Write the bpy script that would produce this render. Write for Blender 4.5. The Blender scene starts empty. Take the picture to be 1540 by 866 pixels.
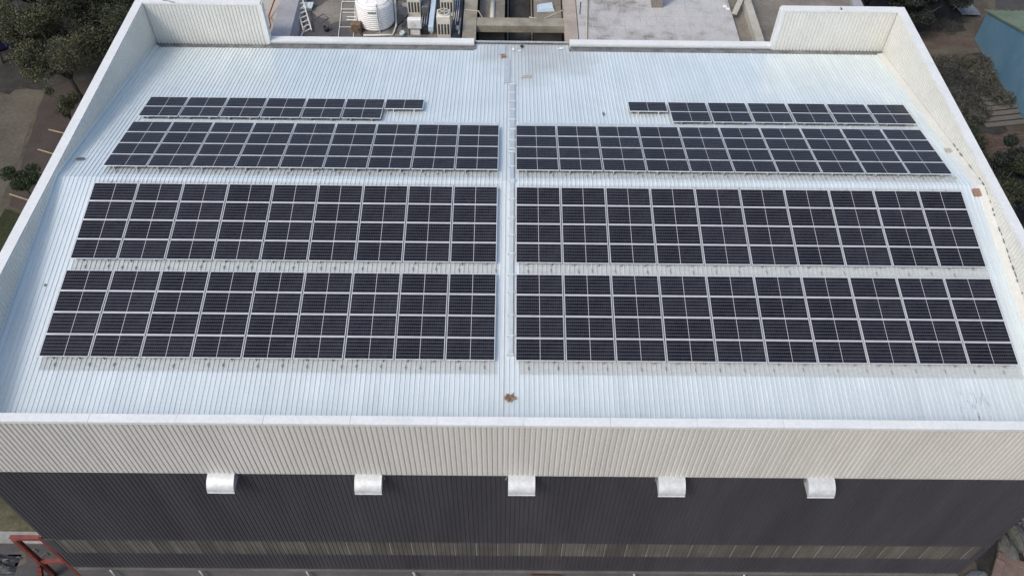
import bpy, math, random
import numpy as np
from mathutils import Vector, Matrix

random.seed(7)
RNG = np.random.default_rng(11)
S = bpy.context.scene
COL = S.collection
R = math.radians
G = 16.0            # the roof ridge is z = 0 while building; everything is lifted so that the ground lies at z = 0
GZ = -16.0          # ground level while building

# ------------------------------------------------------------------ camera
cam_d = bpy.data.cameras.new('camera')
cam = bpy.data.objects.new('camera', cam_d)
COL.objects.link(cam)
pi_, ya_, ro_ = R(50.304), R(0.557), R(0.964)
fwd = Vector((math.sin(ya_) * math.cos(pi_), math.cos(ya_) * math.cos(pi_), -math.sin(pi_)))
rt0 = Vector((math.cos(ya_), -math.sin(ya_), 0))
up0 = rt0.cross(fwd)
rt = rt0 * math.cos(ro_) + up0 * math.sin(ro_)
up = up0 * math.cos(ro_) - rt0 * math.sin(ro_)
m = Matrix.Identity(4)
for i in range(3):
    m[i][0], m[i][1], m[i][2] = rt[i], up[i], -fwd[i]
m[0][3], m[1][3], m[2][3] = 0.02, -29.35, 27.104 + G
cam.matrix_world = m
cam_d.sensor_width = 36
cam_d.lens = 1249.44 / 1540 * 36
cam_d.clip_end = 2000
cam_d.clip_start = 0.5
S.camera = cam

# ------------------------------------------------------------------ sky, sun, exposure
SUN_EL, SUN_FROM = R(50), Vector((-0.74, -0.67, 0)).normalized()    # hazy sun behind the viewer, from the left
SUN_STRENGTH, SKY_STRENGTH, EXPOSURE = 1.05, 0.15, 0.30
world = bpy.data.worlds.new('World')
S.world = world
world.use_nodes = True
wn = world.node_tree.nodes
sky = wn.new('ShaderNodeTexSky')
sky.sky_type = 'NISHITA'
sky.sun_disc = False
sky.sun_elevation = SUN_EL
sky.sun_rotation = math.atan2(SUN_FROM.x, SUN_FROM.y)
sky.air_density = 1.0
sky.dust_density = 3.5
sky.ozone_density = 1.0
world.node_tree.links.new(sky.outputs[0], wn['Background'].inputs[0])
wn['Background'].inputs[1].default_value = SKY_STRENGTH
sun_d = bpy.data.lights.new('sun', 'SUN')
sun_d.energy = SUN_STRENGTH
sun_d.angle = R(12)
sun_d.color = (1.0, 0.94, 0.84)
sun = bpy.data.objects.new('sun', sun_d)
COL.objects.link(sun)
sdir = SUN_FROM * math.cos(SUN_EL) + Vector((0, 0, math.sin(SUN_EL)))
sun.rotation_euler = sdir.to_track_quat('Z', 'Y').to_euler()
sun.location = sdir * 100
S.view_settings.view_transform = 'Standard'
S.view_settings.look = 'None'
S.view_settings.exposure = EXPOSURE
S.view_settings.gamma = 1.0
S.view_settings.use_curve_mapping = False

# ------------------------------------------------------------------ materials
def new_mat(name):
    mt = bpy.data.materials.new(name)
    mt.use_nodes = True
    nt = mt.node_tree
    return mt, nt, nt.nodes['Principled BSDF']

def L(nt, a, b):
    nt.links.new(a, b)

def noise(nt, scale, detail=4, rough=0.55, stretch=None, coord='Object'):
    tc = nt.nodes.new('ShaderNodeTexCoord')
    mp = nt.nodes.new('ShaderNodeMapping')
    if stretch: mp.inputs['Scale'].default_value = stretch
    nz = nt.nodes.new('ShaderNodeTexNoise')
    nz.inputs['Scale'].default_value = scale
    nz.inputs['Detail'].default_value = detail
    nz.inputs['Roughness'].default_value = rough
    L(nt, tc.outputs[coord], mp.inputs['Vector'])
    L(nt, mp.outputs[0], nz.inputs['Vector'])
    return nz.outputs['Fac']

def ramp(nt, fac, stops):
    rp = nt.nodes.new('ShaderNodeValToRGB')
    cr = rp.color_ramp
    while len(cr.elements) < len(stops): cr.elements.new(0.5)
    for e, (pos, c) in zip(cr.elements, stops):
        e.position = pos
        e.color = (*c, 1) if len(c) == 3 else c
    L(nt, fac, rp.inputs[0])
    return rp.outputs[0]

def mix(nt, fac, a, b, mode='MIX'):
    mx = nt.nodes.new('ShaderNodeMix')
    mx.data_type = 'RGBA'
    mx.blend_type = mode
    for sock, v in ((mx.inputs[0], fac), (mx.inputs[6], a), (mx.inputs[7], b)):
        if isinstance(v, (int, float)): sock.default_value = v
        elif isinstance(v, tuple): sock.default_value = (*v, 1)
        else: L(nt, v, sock)
    return mx.outputs[2]

def math_(nt, op, a, b=None, c=None):
    n = nt.nodes.new('ShaderNodeMath')
    n.operation = op
    for i, v in enumerate((a, b, c)):
        if v is None: continue
        if isinstance(v, (int, float)): n.inputs[i].default_value = v
        else: L(nt, v, n.inputs[i])
    return n.outputs[0]

def bump(nt, bs, h, strength=0.3, dist=0.02):
    b = nt.nodes.new('ShaderNodeBump')
    b.inputs['Strength'].default_value = strength
    b.inputs['Distance'].default_value = dist
    L(nt, h, b.inputs['Height'])
    L(nt, b.outputs[0], bs.inputs['Normal'])

def mottled(name, stops, scale=3.0, rough=0.7, metal=0.0, stretch=None, bumpy=0.0, fine=None, spec=0.5, coord='Object'):
    mt, nt, bs = new_mat(name)
    f = noise(nt, scale, 6, 0.6, stretch, coord)
    c = ramp(nt, f, stops)
    if fine:
        f2 = noise(nt, fine[0], 3, 0.6, None, coord)
        c = mix(nt, fine[1], c, ramp(nt, f2, [(0.3, (0.35,) * 3), (0.7, (1.0,) * 3)]), 'MULTIPLY')
        if bumpy: bump(nt, bs, f2, bumpy, 0.03)
    elif bumpy: bump(nt, bs, f, bumpy, 0.03)
    L(nt, c, bs.inputs['Base Color'])
    bs.inputs['Roughness'].default_value = rough
    bs.inputs['Metallic'].default_value = metal
    bs.inputs['Specular IOR Level'].default_value = spec
    return mt

M = {}
# white coated roof sheeting with faint streaks down the slope, wall dirt near the back opening
def roof_material():
    mt, nt, bs = new_mat('roof_sheeting')
    streak = noise(nt, 1.0, 5, 0.6, (3.0, 0.12, 0.12))
    blot = noise(nt, 0.35, 5, 0.6)
    fine = noise(nt, 14, 3, 0.6)
    c = ramp(nt, streak, [(0.3, (0.70, 0.775, 0.79)), (0.7, (0.80, 0.87, 0.885))])
    c = mix(nt, 0.5, c, ramp(nt, blot, [(0.35, (0.86, 0.87, 0.87)), (0.65, (1, 1, 1))]), 'MULTIPLY')
    c = mix(nt, 0.35, c, ramp(nt, fine, [(0.3, (0.85, 0.85, 0.84)), (0.6, (1, 1, 1))]), 'MULTIPLY')
    # trodden dirt by the opening in the back parapet
    tc = nt.nodes.new('ShaderNodeTexCoord')
    sp = nt.nodes.new('ShaderNodeSeparateXYZ')
    L(nt, tc.outputs['Object'], sp.inputs[0])
    dx = math_(nt, 'DIVIDE', math_(nt, 'SUBTRACT', sp.outputs[0], 0.9), 4.2)
    dy = math_(nt, 'DIVIDE', math_(nt, 'SUBTRACT', sp.outputs[1], 14.3), 5.0)
    d = math_(nt, 'SQRT', math_(nt, 'ADD', math_(nt, 'MULTIPLY', dx, dx), math_(nt, 'MULTIPLY', dy, dy)))
    d = math_(nt, 'ADD', d, math_(nt, 'MULTIPLY', math_(nt, 'SUBTRACT', blot, 0.5), 1.2))
    k = ramp(nt, d, [(0.25, (0.75,) * 3), (1.0, (0,) * 3)])
    c = mix(nt, k, c, (0.50, 0.49, 0.46))
    # dirt washed down by rain: patches at the front right and along the right wall
    dx = math_(nt, 'DIVIDE', math_(nt, 'SUBTRACT', sp.outputs[0], 18.6), 1.0)
    dy = math_(nt, 'DIVIDE', math_(nt, 'ADD', sp.outputs[1], 11.3), 1.1)
    d = math_(nt, 'SQRT', math_(nt, 'ADD', math_(nt, 'MULTIPLY', dx, dx), math_(nt, 'MULTIPLY', dy, dy)))
    spk = noise(nt, 1.0, 4, 0.7, (9.0, 2.0, 2.0))
    k = math_(nt, 'MULTIPLY', ramp(nt, d, [(0.3, (1,) * 3), (1.0, (0,) * 3)]), ramp(nt, spk, [(0.55, (0,) * 3), (0.62, (0.7,) * 3)]))
    c = mix(nt, k, c, (0.16, 0.17, 0.17))
    L(nt, c, bs.inputs['Base Color'])
    bs.inputs['Roughness'].default_value = 0.27
    bs.inputs['Metallic'].default_value = 0.26
    return mt
M['roof'] = roof_material()
M['inner'] = mottled('parapet_sheeting', [(0.3, (0.64, 0.645, 0.60)), (0.7, (0.71, 0.715, 0.67))], 0.6, 0.5, 0.0, None, 0, (9, 0.2))
M['cream'] = mottled('cream_sheeting', [(0.3, (0.60, 0.582, 0.54)), (0.7, (0.69, 0.672, 0.63))], 0.5, 0.5, 0.0, (2.5, 1, 0.35), 0, (11, 0.2))
M['coping'] = mottled('coping_paint', [(0.3, (0.69, 0.715, 0.705)), (0.7, (0.77, 0.79, 0.78))], 0.8, 0.45, 0.0, None, 0, (6, 0.18))
M['charcoal'] = mottled('charcoal_sheeting', [(0.3, (0.047, 0.046, 0.053)), (0.7, (0.075, 0.073, 0.082))], 0.35, 0.30, 0.0, (1.6, 1, 0.25), 0, (7, 0.3))
M['galv'] = mottled('galvanised_steel', [(0.3, (0.42, 0.45, 0.47)), (0.7, (0.62, 0.65, 0.66))], 5, 0.42, 0.6, None, 0, (40, 0.25))
M['gutter'] = mottled('dirty_gutter_steel', [(0.3, (0.11, 0.12, 0.125)), (0.5, (0.18, 0.19, 0.195)), (0.7, (0.27, 0.28, 0.285))], 2.0, 0.7, 0.1, None, 0, (18, 0.5))
M['tray'] = mottled('tray_steel', [(0.3, (0.47, 0.53, 0.56)), (0.7, (0.58, 0.64, 0.66))], 4, 0.45, 0.2)
M['alu'] = mottled('anodised_aluminium', [(0.3, (0.70, 0.71, 0.72)), (0.7, (0.80, 0.81, 0.82))], 6, 0.35, 0.3)
def strip_material():
    mt, nt, bs = new_mat('translucent_fibreglass')
    f = noise(nt, 1.0, 5, 0.6, (0.5, 1, 0.4))
    c = ramp(nt, f, [(0.3, (0.085, 0.080, 0.070)), (0.7, (0.145, 0.138, 0.122))])
    f2 = noise(nt, 1.0, 3, 0.6, (5.0, 1, 0.2))
    c = mix(nt, 0.6, c, ramp(nt, f2, [(0.3, (0.65, 0.65, 0.65)), (0.65, (1.1, 1.1, 1.1))]), 'MULTIPLY')
    # each sheet of the strip has weathered to its own tone
    tc = nt.nodes.new('ShaderNodeTexCoord')
    sp = nt.nodes.new('ShaderNodeSeparateXYZ')
    L(nt, tc.outputs['Object'], sp.inputs[0])
    sheet = math_(nt, 'FLOOR', math_(nt, 'DIVIDE', sp.outputs[0], 1.03))
    wnz = nt.nodes.new('ShaderNodeTexWhiteNoise')
    wnz.noise_dimensions = '1D'
    L(nt, sheet, wnz.inputs['W'])
    c = mix(nt, 1.0, c, ramp(nt, wnz.outputs['Value'], [(0.0, (0.85, 0.85, 0.86)), (1.0, (1.12, 1.11, 1.09))]), 'MULTIPLY')
    L(nt, c, bs.inputs['Base Color'])
    bs.inputs['Roughness'].default_value = 0.4
    return mt
M['strip'] = strip_material()

def cell_material():
    mt, nt, bs = new_mat('solar_cells')
    tc = nt.nodes.new('ShaderNodeTexCoord')
    sp = nt.nodes.new('ShaderNodeSeparateXYZ')
    L(nt, tc.outputs['Object'], sp.inputs[0])
    x, y = sp.outputs[0], sp.outputs[1]
    ax = math_(nt, 'ABSOLUTE', x)
    def line(v, pitch, off, w):       # 1 on lines of width w at every pitch
        fr = math_(nt, 'FRACT', math_(nt, 'DIVIDE', math_(nt, 'ADD', v, off), pitch))
        dd = math_(nt, 'MINIMUM', fr, math_(nt, 'SUBTRACT', 1.0, fr))
        return math_(nt, 'LESS_THAN', dd, w / pitch / 2)
    cw, ch = 0.0815, 0.1605
    lx = line(ax, cw, -0.012 + cw * 40, 0.007)
    ly = line(y, ch, ch * 3, 0.013)
    bus = line(y, ch / 9, ch * 3, 0.0011)
    mid = math_(nt, 'LESS_THAN', ax, 0.0105)
    # diamond corners where four cells meet every second column
    wn_ = nt.nodes.new('ShaderNodeTexWhiteNoise')
    cmb = nt.nodes.new('ShaderNodeCombineXYZ')
    L(nt, math_(nt, 'FLOOR', math_(nt, 'DIVIDE', math_(nt, 'ADD', x, 50 * cw), cw)), cmb.inputs[0])
    L(nt, math_(nt, 'FLOOR', math_(nt, 'DIVIDE', math_(nt, 'ADD', y, ch * 3), ch)), cmb.inputs[1])
    oi = nt.nodes.new('ShaderNodeObjectInfo')
    L(nt, oi.outputs['Random'], cmb.inputs[2])
    L(nt, cmb.outputs[0], wn_.inputs['Vector'])
    base = ramp(nt, wn_.outputs['Value'], [(0, (0.0052, 0.0060, 0.0115)), (1, (0.0095, 0.0106, 0.0185))])
    base = mix(nt, 1.0, base, ramp(nt, oi.outputs['Random'], [(0.0, (0.62, 0.64, 0.70)), (1.0, (1.5, 1.45, 1.35))]), 'MULTIPLY')
    c = mix(nt, math_(nt, 'MULTIPLY', bus, 0.2), base, (0.10, 0.10, 0.11))
    c = mix(nt, math_(nt, 'MULTIPLY', lx, 0.75), c, (0.075, 0.078, 0.09))
    c = mix(nt, math_(nt, 'MULTIPLY', ly, 0.85), c, (0.19, 0.19, 0.20))
    c = mix(nt, math_(nt, 'MULTIPLY', mid, 0.95), c, (0.50, 0.50, 0.52))
    dust = noise(nt, 2.2, 4, 0.6)
    c = mix(nt, math_(nt, 'MULTIPLY', ramp(nt, dust, [(0.4, (0,) * 3), (0.75, (0.03,) * 3)]), 1.0), c, (0.36, 0.37, 0.38))
    L(nt, c, bs.inputs['Base Color'])
    bs.inputs['Roughness'].default_value = 0.22
    bs.inputs['IOR'].default_value = 1.28
    return mt
M['cells'] = cell_material()

M['concrete_light'] = mottled('light_terrace_concrete', [(0.33, (0.25, 0.235, 0.22)), (0.41, (0.39, 0.38, 0.365)), (0.5, (0.48, 0.48, 0.475)), (0.66, (0.53, 0.535, 0.53))], 0.6, 0.85, 0, None, 0.2, (7, 0.35))
M['concrete_dark'] = mottled('wet_dark_concrete', [(0.3, (0.055, 0.052, 0.05)), (0.5, (0.105, 0.10, 0.097)), (0.58, (0.15, 0.147, 0.14)), (0.66, (0.30, 0.29, 0.27))], 0.28, 0.75, 0, None, 0.2, (8, 0.5))
M['concrete_olive'] = mottled('weathered_beam_concrete', [(0.3, (0.22, 0.205, 0.155)), (0.7, (0.40, 0.375, 0.30))], 1.2, 0.9, 0, None, 0.2, (14, 0.4))
M['concrete_pink'] = mottled('pinkish_beam_concrete', [(0.3, (0.34, 0.285, 0.24)), (0.7, (0.47, 0.40, 0.34))], 1.2, 0.9, 0, None, 0.2, (14, 0.35))
M['concrete_cream'] = mottled('cream_plaster', [(0.3, (0.40, 0.385, 0.33)), (0.7, (0.52, 0.505, 0.44))], 0.8, 0.9, 0, None, 0.1, (9, 0.35))
M['concrete_brown'] = mottled('brown_dusty_concrete', [(0.3, (0.16, 0.145, 0.12)), (0.7, (0.30, 0.275, 0.235))], 0.6, 0.9, 0, None, 0.1, (6, 0.4))
M['lavender'] = mottled('grey_render', [(0.3, (0.30, 0.30, 0.315)), (0.7, (0.42, 0.42, 0.435))], 0.7, 0.85, 0, None, 0.1, (8, 0.3))
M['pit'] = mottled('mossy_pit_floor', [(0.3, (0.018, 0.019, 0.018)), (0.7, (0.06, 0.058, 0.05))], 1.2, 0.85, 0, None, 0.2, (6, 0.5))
M['wall_grey'] = mottled('grey_wall_render', [(0.3, (0.09, 0.088, 0.085)), (0.7, (0.16, 0.157, 0.15))], 0.5, 0.9, 0, None, 0.1, (8, 0.35))
M['tank'] = mottled('white_tank_plastic', [(0.3, (0.70, 0.69, 0.67)), (0.7, (0.80, 0.79, 0.77))], 1.5, 0.45, 0, (1, 1, 0.4))
M['ivory'] = mottled('ivory_unit_paint', [(0.3, (0.60, 0.575, 0.49)), (0.7, (0.70, 0.675, 0.585))], 2.5, 0.5, 0, None, 0, (20, 0.2))
M['white'] = mottled('white_unit_paint', [(0.3, (0.66, 0.66, 0.64)), (0.7, (0.78, 0.78, 0.76))], 2.0, 0.5)
M['slot'] = mottled('dark_grille', [(0.3, (0.03, 0.03, 0.03)), (0.7, (0.075, 0.07, 0.06))], 8, 0.6)
M['fan'] = mottled('fan_grille_brown', [(0.3, (0.10, 0.09, 0.075)), (0.7, (0.20, 0.185, 0.155))], 9, 0.6)
M['black'] = mottled('black_rubber', [(0.3, (0.012, 0.013, 0.017)), (0.7, (0.035, 0.036, 0.045))], 4, 0.5)
M['pipe_grey'] = mottled('pale_grey_pipe', [(0.3, (0.30, 0.30, 0.32)), (0.7, (0.42, 0.42, 0.44))], 4, 0.5)
M['pipe_cream'] = mottled('cream_pvc_pipe', [(0.3, (0.55, 0.54, 0.48)), (0.7, (0.68, 0.67, 0.61))], 4, 0.5)
M['duct'] = mottled('pale_blue_duct_paint', [(0.3, (0.42, 0.53, 0.63)), (0.7, (0.52, 0.62, 0.71))], 2, 0.45)
M['rust'] = mottled('rusty_iron', [(0.3, (0.10, 0.065, 0.04)), (0.7, (0.26, 0.18, 0.11))], 5, 0.85, 0, None, 0.2, (20, 0.4))
M['red_hose'] = mottled('red_hose_rubber', [(0.3, (0.24, 0.035, 0.02)), (0.7, (0.36, 0.06, 0.035))], 5, 0.6)
M['red_steel'] = mottled('red_oxide_paint', [(0.3, (0.13, 0.025, 0.020)), (0.7, (0.24, 0.065, 0.048))], 2.5, 0.6, 0, None, 0, (12, 0.3))
M['teal'] = mottled('pale_teal_plastic', [(0.3, (0.48, 0.60, 0.60)), (0.7, (0.60, 0.70, 0.69))], 3, 0.5)
M['timber_grey'] = mottled('weathered_timber', [(0.3, (0.10, 0.094, 0.082)), (0.7, (0.18, 0.168, 0.148))], 2.0, 0.9, 0, (0.6, 6, 6), 0.2, (14, 0.4))
M['terracotta'] = mottled('terracotta_slab', [(0.3, (0.13, 0.090, 0.075)), (0.7, (0.20, 0.145, 0.12))], 2.0, 0.9, 0, None, 0.2, (16, 0.4))
M['stone'] = mottled('grey_green_stone', [(0.3, (0.06, 0.062, 0.055)), (0.7, (0.14, 0.142, 0.125))], 2.0, 0.95, 0, None, 0.4, (12, 0.5))
M['brick'] = mottled('broken_brick', [(0.3, (0.27, 0.14, 0.10)), (0.7, (0.42, 0.26, 0.20))], 6, 0.9, 0, None, 0.3, (30, 0.4))
M['mortar'] = mottled('buff_block', [(0.3, (0.42, 0.39, 0.30)), (0.7, (0.56, 0.53, 0.43))], 6, 0.9, 0, None, 0.3, (25, 0.3))
M['rag'] = mottled('brown_dead_leaf', [(0.35, (0.09, 0.055, 0.035)), (0.5, (0.22, 0.14, 0.085)), (0.65, (0.42, 0.31, 0.21))], 9, 0.85)
M['paper'] = mottled('white_scrap', [(0.3, (0.70, 0.70, 0.68)), (0.7, (0.82, 0.82, 0.8))], 5, 0.7)
M['slate'] = mottled('dark_grey_scrap', [(0.3, (0.07, 0.075, 0.08)), (0.7, (0.15, 0.155, 0.16))], 6, 0.8)
M['blue_sheet'] = mottled('blue_sheeting', [(0.3, (0.09, 0.20, 0.305)), (0.7, (0.14, 0.27, 0.375))], 0.4, 0.55, 0, (1, 1, 0.5), 0, (6, 0.3))
M['green_sheet'] = mottled('green_sheeting', [(0.3, (0.12, 0.17, 0.12)), (0.7, (0.19, 0.24, 0.17))], 0.6, 0.6, 0, None, 0, (5, 0.35))
M['steel_blue'] = mottled('bluish_old_sheet', [(0.3, (0.09, 0.11, 0.135)), (0.7, (0.19, 0.22, 0.255))], 1.2, 0.55, 0, None, 0, (6, 0.4))
M['navy'] = mottled('navy_car_paint', [(0.3, (0.012, 0.014, 0.05)), (0.7, (0.02, 0.023, 0.07))], 1, 0.2)
M['glass_dark'] = mottled('dark_car_glass', [(0.3, (0.02, 0.022, 0.025)), (0.7, (0.03, 0.032, 0.035))], 1, 0.08)
M['tyre'] = mottled('tyre_rubber', [(0.3, (0.015, 0.015, 0.015)), (0.7, (0.03, 0.03, 0.03))], 6, 0.9)
M['barrel'] = mottled('blue_grey_barrel', [(0.3, (0.10, 0.115, 0.13)), (0.7, (0.16, 0.18, 0.20))], 3, 0.5)
M['bark'] = mottled('tree_bark', [(0.3, (0.045, 0.04, 0.034)), (0.7, (0.10, 0.092, 0.078))], 3, 0.95, 0, (1, 1, 0.3), 0.3, (14, 0.4))
M['bark_pale'] = mottled('pale_branch_bark', [(0.3, (0.13, 0.12, 0.10)), (0.7, (0.22, 0.20, 0.17))], 3, 0.95)
# ground
M['ground'] = mottled('bare_earth_ground', [(0.3, (0.062, 0.054, 0.043)), (0.5, (0.101, 0.088, 0.069)), (0.7, (0.151, 0.134, 0.109))], 0.16, 0.95, 0, None, 0.4, (2.5, 0.55), 0.2)
M['path'] = mottled('dusty_path_earth', [(0.3, (0.092, 0.082, 0.065)), (0.7, (0.151, 0.137, 0.110))], 0.3, 0.95, 0, None, 0.3, (3.5, 0.45), 0.2)
M['parking'] = mottled('brown_tarmac', [(0.3, (0.058, 0.048, 0.043)), (0.7, (0.087, 0.073, 0.065))], 0.5, 0.92, 0, None, 0.2, (6, 0.35), 0.2)
M['grass'] = mottled('short_rough_grass', [(0.3, (0.050, 0.055, 0.028)), (0.5, (0.098, 0.095, 0.058)), (0.7, (0.175, 0.16, 0.11))], 0.3, 0.95, 0, None, 0.6, (4.5, 0.6), 0.2)
M['lawn'] = mottled('dark_green_grass', [(0.3, (0.020, 0.030, 0.012)), (0.7, (0.052, 0.060, 0.028))], 0.5, 0.95, 0, None, 0.6, (4.5, 0.6), 0.2)
M['tarmac'] = mottled('grey_tarmac', [(0.3, (0.057, 0.056, 0.058)), (0.7, (0.093, 0.091, 0.091))], 0.5, 0.9, 0, None, 0.2, (7, 0.35), 0.2)
M['kerbstone'] = mottled('pale_kerb_concrete', [(0.3, (0.20, 0.20, 0.19)), (0.7, (0.34, 0.335, 0.32))], 1.5, 0.9, 0, None, 0.2, (10, 0.4))
M['line'] = mottled('worn_orange_paint', [(0.3, (0.30, 0.21, 0.12)), (0.7, (0.52, 0.40, 0.26))], 3, 0.8)
M['brick_ground'] = mottled('brick_rubble_ground', [(0.3, (0.040, 0.032, 0.028)), (0.5, (0.105, 0.072, 0.058)), (0.7, (0.16, 0.135, 0.12))], 2.6, 0.95, 0, (0.5, 1.6, 1), 0.5, (7, 0.5), 0.2)
M['dark_earth'] = mottled('dark_leaf_litter', [(0.3, (0.024, 0.024, 0.023)), (0.6, (0.061, 0.058, 0.054)), (0.8, (0.115, 0.108, 0.101))], 0.7, 0.95, 0, None, 0.5, (4, 0.5), 0.2)
M['red_earth'] = mottled('reddish_brown_earth', [(0.3, (0.086, 0.063, 0.053)), (0.7, (0.155, 0.124, 0.101))], 0.6, 0.95, 0, (0.4, 1.6, 1), 0.3, (4, 0.5), 0.2)

def leaf_material(name, dark, light, light2=None):
    mt, nt, bs = new_mat(name)
    geo = nt.nodes.new('ShaderNodeNewGeometry')
    c = ramp(nt, geo.outputs['Random Per Island'], [(0.0, dark), (0.75, light), (1.0, light2 or light)])
    f = noise(nt, 0.45, 3)
    c = mix(nt, 0.6, c, ramp(nt, f, [(0.35, (0.6, 0.62, 0.58)), (0.65, (1.25, 1.22, 1.1))]), 'MULTIPLY')
    L(nt, c, bs.inputs['Base Color'])
    bs.inputs['Roughness'].default_value = 0.65
    bs.inputs['Specular IOR Level'].default_value = 0.25
    return mt
M['leaf_olive'] = leaf_material('olive_leaves', (0.041, 0.048, 0.025), (0.094, 0.101, 0.055), (0.196, 0.190, 0.127))
M['leaf_dark'] = leaf_material('dark_leaves', (0.025, 0.032, 0.020), (0.055, 0.063, 0.036), (0.127, 0.127, 0.086))
M['leaf_blue'] = leaf_material('blue_green_leaves', (0.017, 0.025, 0.022), (0.038, 0.050, 0.043), (0.072, 0.084, 0.074))
M['leaf_bush'] = leaf_material('bush_leaves', (0.020, 0.034, 0.018), (0.048, 0.070, 0.036), (0.075, 0.10, 0.055))
M['twig'] = leaf_material('dry_twigs', (0.052, 0.052, 0.047), (0.115, 0.113, 0.101), (0.207, 0.201, 0.182))
M['twig_dark'] = leaf_material('dark_dry_twigs', (0.036, 0.037, 0.037), (0.078, 0.079, 0.077), (0.132, 0.132, 0.126))

# ------------------------------------------------------------------ mesh building
class MB:
    def __init__(s): s.v, s.f = [], []
    def add(s, vs, fs):
        o = len(s.v)
        s.v += [tuple(v) for v in vs]
        s.f += [tuple(i + o for i in f) for f in fs]
    def quad(s, a, b, c, d): s.add((a, b, c, d), ((0, 1, 2, 3),))
    def hexa(s, v):          # eight corners: bottom four counter-clockwise, then top four
        s.add(v, ((3, 2, 1, 0), (4, 5, 6, 7), (0, 1, 5, 4), (1, 2, 6, 5), (2, 3, 7, 6), (3, 0, 4, 7)))
    def box(s, x0, x1, y0, y1, z0, z1):
        s.hexa([(x0, y0, z0), (x1, y0, z0), (x1, y1, z0), (x0, y1, z0), (x0, y0, z1), (x1, y0, z1), (x1, y1, z1), (x0, y1, z1)])
    def bev(s, x0, x1, y0, y1, z0, z1, b):      # a box with chamfered upright and top edges
        xs = [(x0 + b, y0), (x1 - b, y0), (x1, y0 + b), (x1, y1 - b), (x1 - b, y1), (x0 + b, y1), (x0, y1 - b), (x0, y0 + b)]
        cx, cy = (x0 + x1) / 2, (y0 + y1) / 2
        ins = [(x + (b if x < cx else -b) , y + (b if y < cy else -b)) for x, y in xs]
        v = [(x, y, z0) for x, y in xs] + [(x, y, z1 - b) for x, y in xs] + [(x, y, z1) for x, y in ins]
        f = [tuple(range(7, -1, -1)), tuple(range(16, 24))]
        for k in (0, 8):
            for i in range(8): f.append((k + i, k + (i + 1) % 8, k + 8 + (i + 1) % 8, k + 8 + i))
        s.add(v, f)
    def bar(s, p, q, w, h, upv=(0, 0, 1)):       # square bar from p to q, w across, h along upv
        p, q, upv = Vector(p), Vector(q), Vector(upv)
        d = (q - p).normalized()
        a = d.cross(upv)
        if a.length < 1e-5: a = d.cross(Vector((0, 1, 0)))
        a.normalize(); b = a.cross(d).normalized()
        a *= w / 2; b *= h / 2
        s.hexa([p - a - b, p + a - b, q + a - b, q - a - b, p - a + b, p + a + b, q + a + b, q - a + b])
    def tube(s, pts, rad, n=8, cap=True):
        pts = [Vector(p) for p in pts]
        rads = rad if isinstance(rad, (list, tuple)) else [rad] * len(pts)
        rings = []
        ref = None
        for i, p in enumerate(pts):
            d = (pts[min(i + 1, len(pts) - 1)] - pts[max(i - 1, 0)])
            d = d.normalized() if d.length > 1e-9 else Vector((0, 0, 1))
            if ref is None: ref = Vector((0, 0, 1)) if abs(d.z) < 0.9 else Vector((1, 0, 0))
            a = d.cross(ref).normalized(); b = a.cross(d).normalized()
            ref = b
            rings.append([p + (a * math.cos(t) + b * math.sin(t)) * rads[i] for t in [2 * math.pi * k / n for k in range(n)]])
        v = [q for rg in rings for q in rg]
        f = []
        for i in range(len(rings) - 1):
            for k in range(n):
                f.append((i * n + k, i * n + (k + 1) % n, (i + 1) * n + (k + 1) % n, (i + 1) * n + k))
        if cap:
            f.append(tuple(range(n - 1, -1, -1)))
            f.append(tuple(range((len(rings) - 1) * n, len(rings) * n)))
        s.add(v, f)
    def lathe(s, prof, c, n=32):       # prof: (radius, z) from bottom to top
        v, f = [], []
        for r, z in prof:
            for k in range(n):
                t = 2 * math.pi * k / n
                v.append((c[0] + r * math.cos(t), c[1] + r * math.sin(t), c[2] + z))
        for i in range(len(prof) - 1):
            for k in range(n):
                f.append((i * n + k, i * n + (k + 1) % n, (i + 1) * n + (k + 1) % n, (i + 1) * n + k))
        f.append(tuple(range(n - 1, -1, -1)))
        f.append(tuple(range((len(prof) - 1) * n, len(prof) * n)))
        s.add(v, f)
    def corr(s, x0, x1, place, n_d, pitch, prof, thick=0.0):
        # ribbed sheet: place(x, t, h) -> point, t = 0..1 along the ribs, h = rib height
        xs = []
        k = 0
        x = x0
        while x < x1 - 1e-6:
            for dx, h in prof:
                xx = x0 + k * pitch + dx
                if xx > x1: break
                xs.append((xx, h))
            k += 1
            x = x0 + k * pitch
        if xs[-1][0] < x1 - 1e-4: xs.append((x1, 0.0))
        v, f = [], []
        N = len(xs)
        for j in range(n_d + 1):
            for xx, h in xs: v.append(place(xx, j / n_d, h))
        for j in range(n_d):
            for i in range(N - 1): f.append((j * N + i, j * N + i + 1, (j + 1) * N + i + 1, (j + 1) * N + i))
        if thick:
            o = len(v)
            for j in range(n_d + 1):
                for xx, h in xs: v.append(place(xx, j / n_d, h - thick))
            for j in range(n_d):
                for i in range(N - 1): f.append((o + j * N + i, o + (j + 1) * N + i, o + (j + 1) * N + i + 1, o + j * N + i + 1))
            for i in range(N - 1):
                f.append((i, o + i, o + i + 1, i + 1))
                a = n_d * N
                f.append((a + i, a + i + 1, o + a + i + 1, o + a + i))
        s.add(v, f)
    def mesh(s, name, mat, off=(0, 0, 0), smooth=False):
        me = bpy.data.meshes.new(name)
        o = Vector(off)
        me.from_pydata([tuple(Vector(v) - o) for v in s.v], [], s.f)
        me.materials.append(mat)
        if smooth: me.polygons.foreach_set('use_smooth', [True] * len(me.polygons))
        me.update()
        return me
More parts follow.
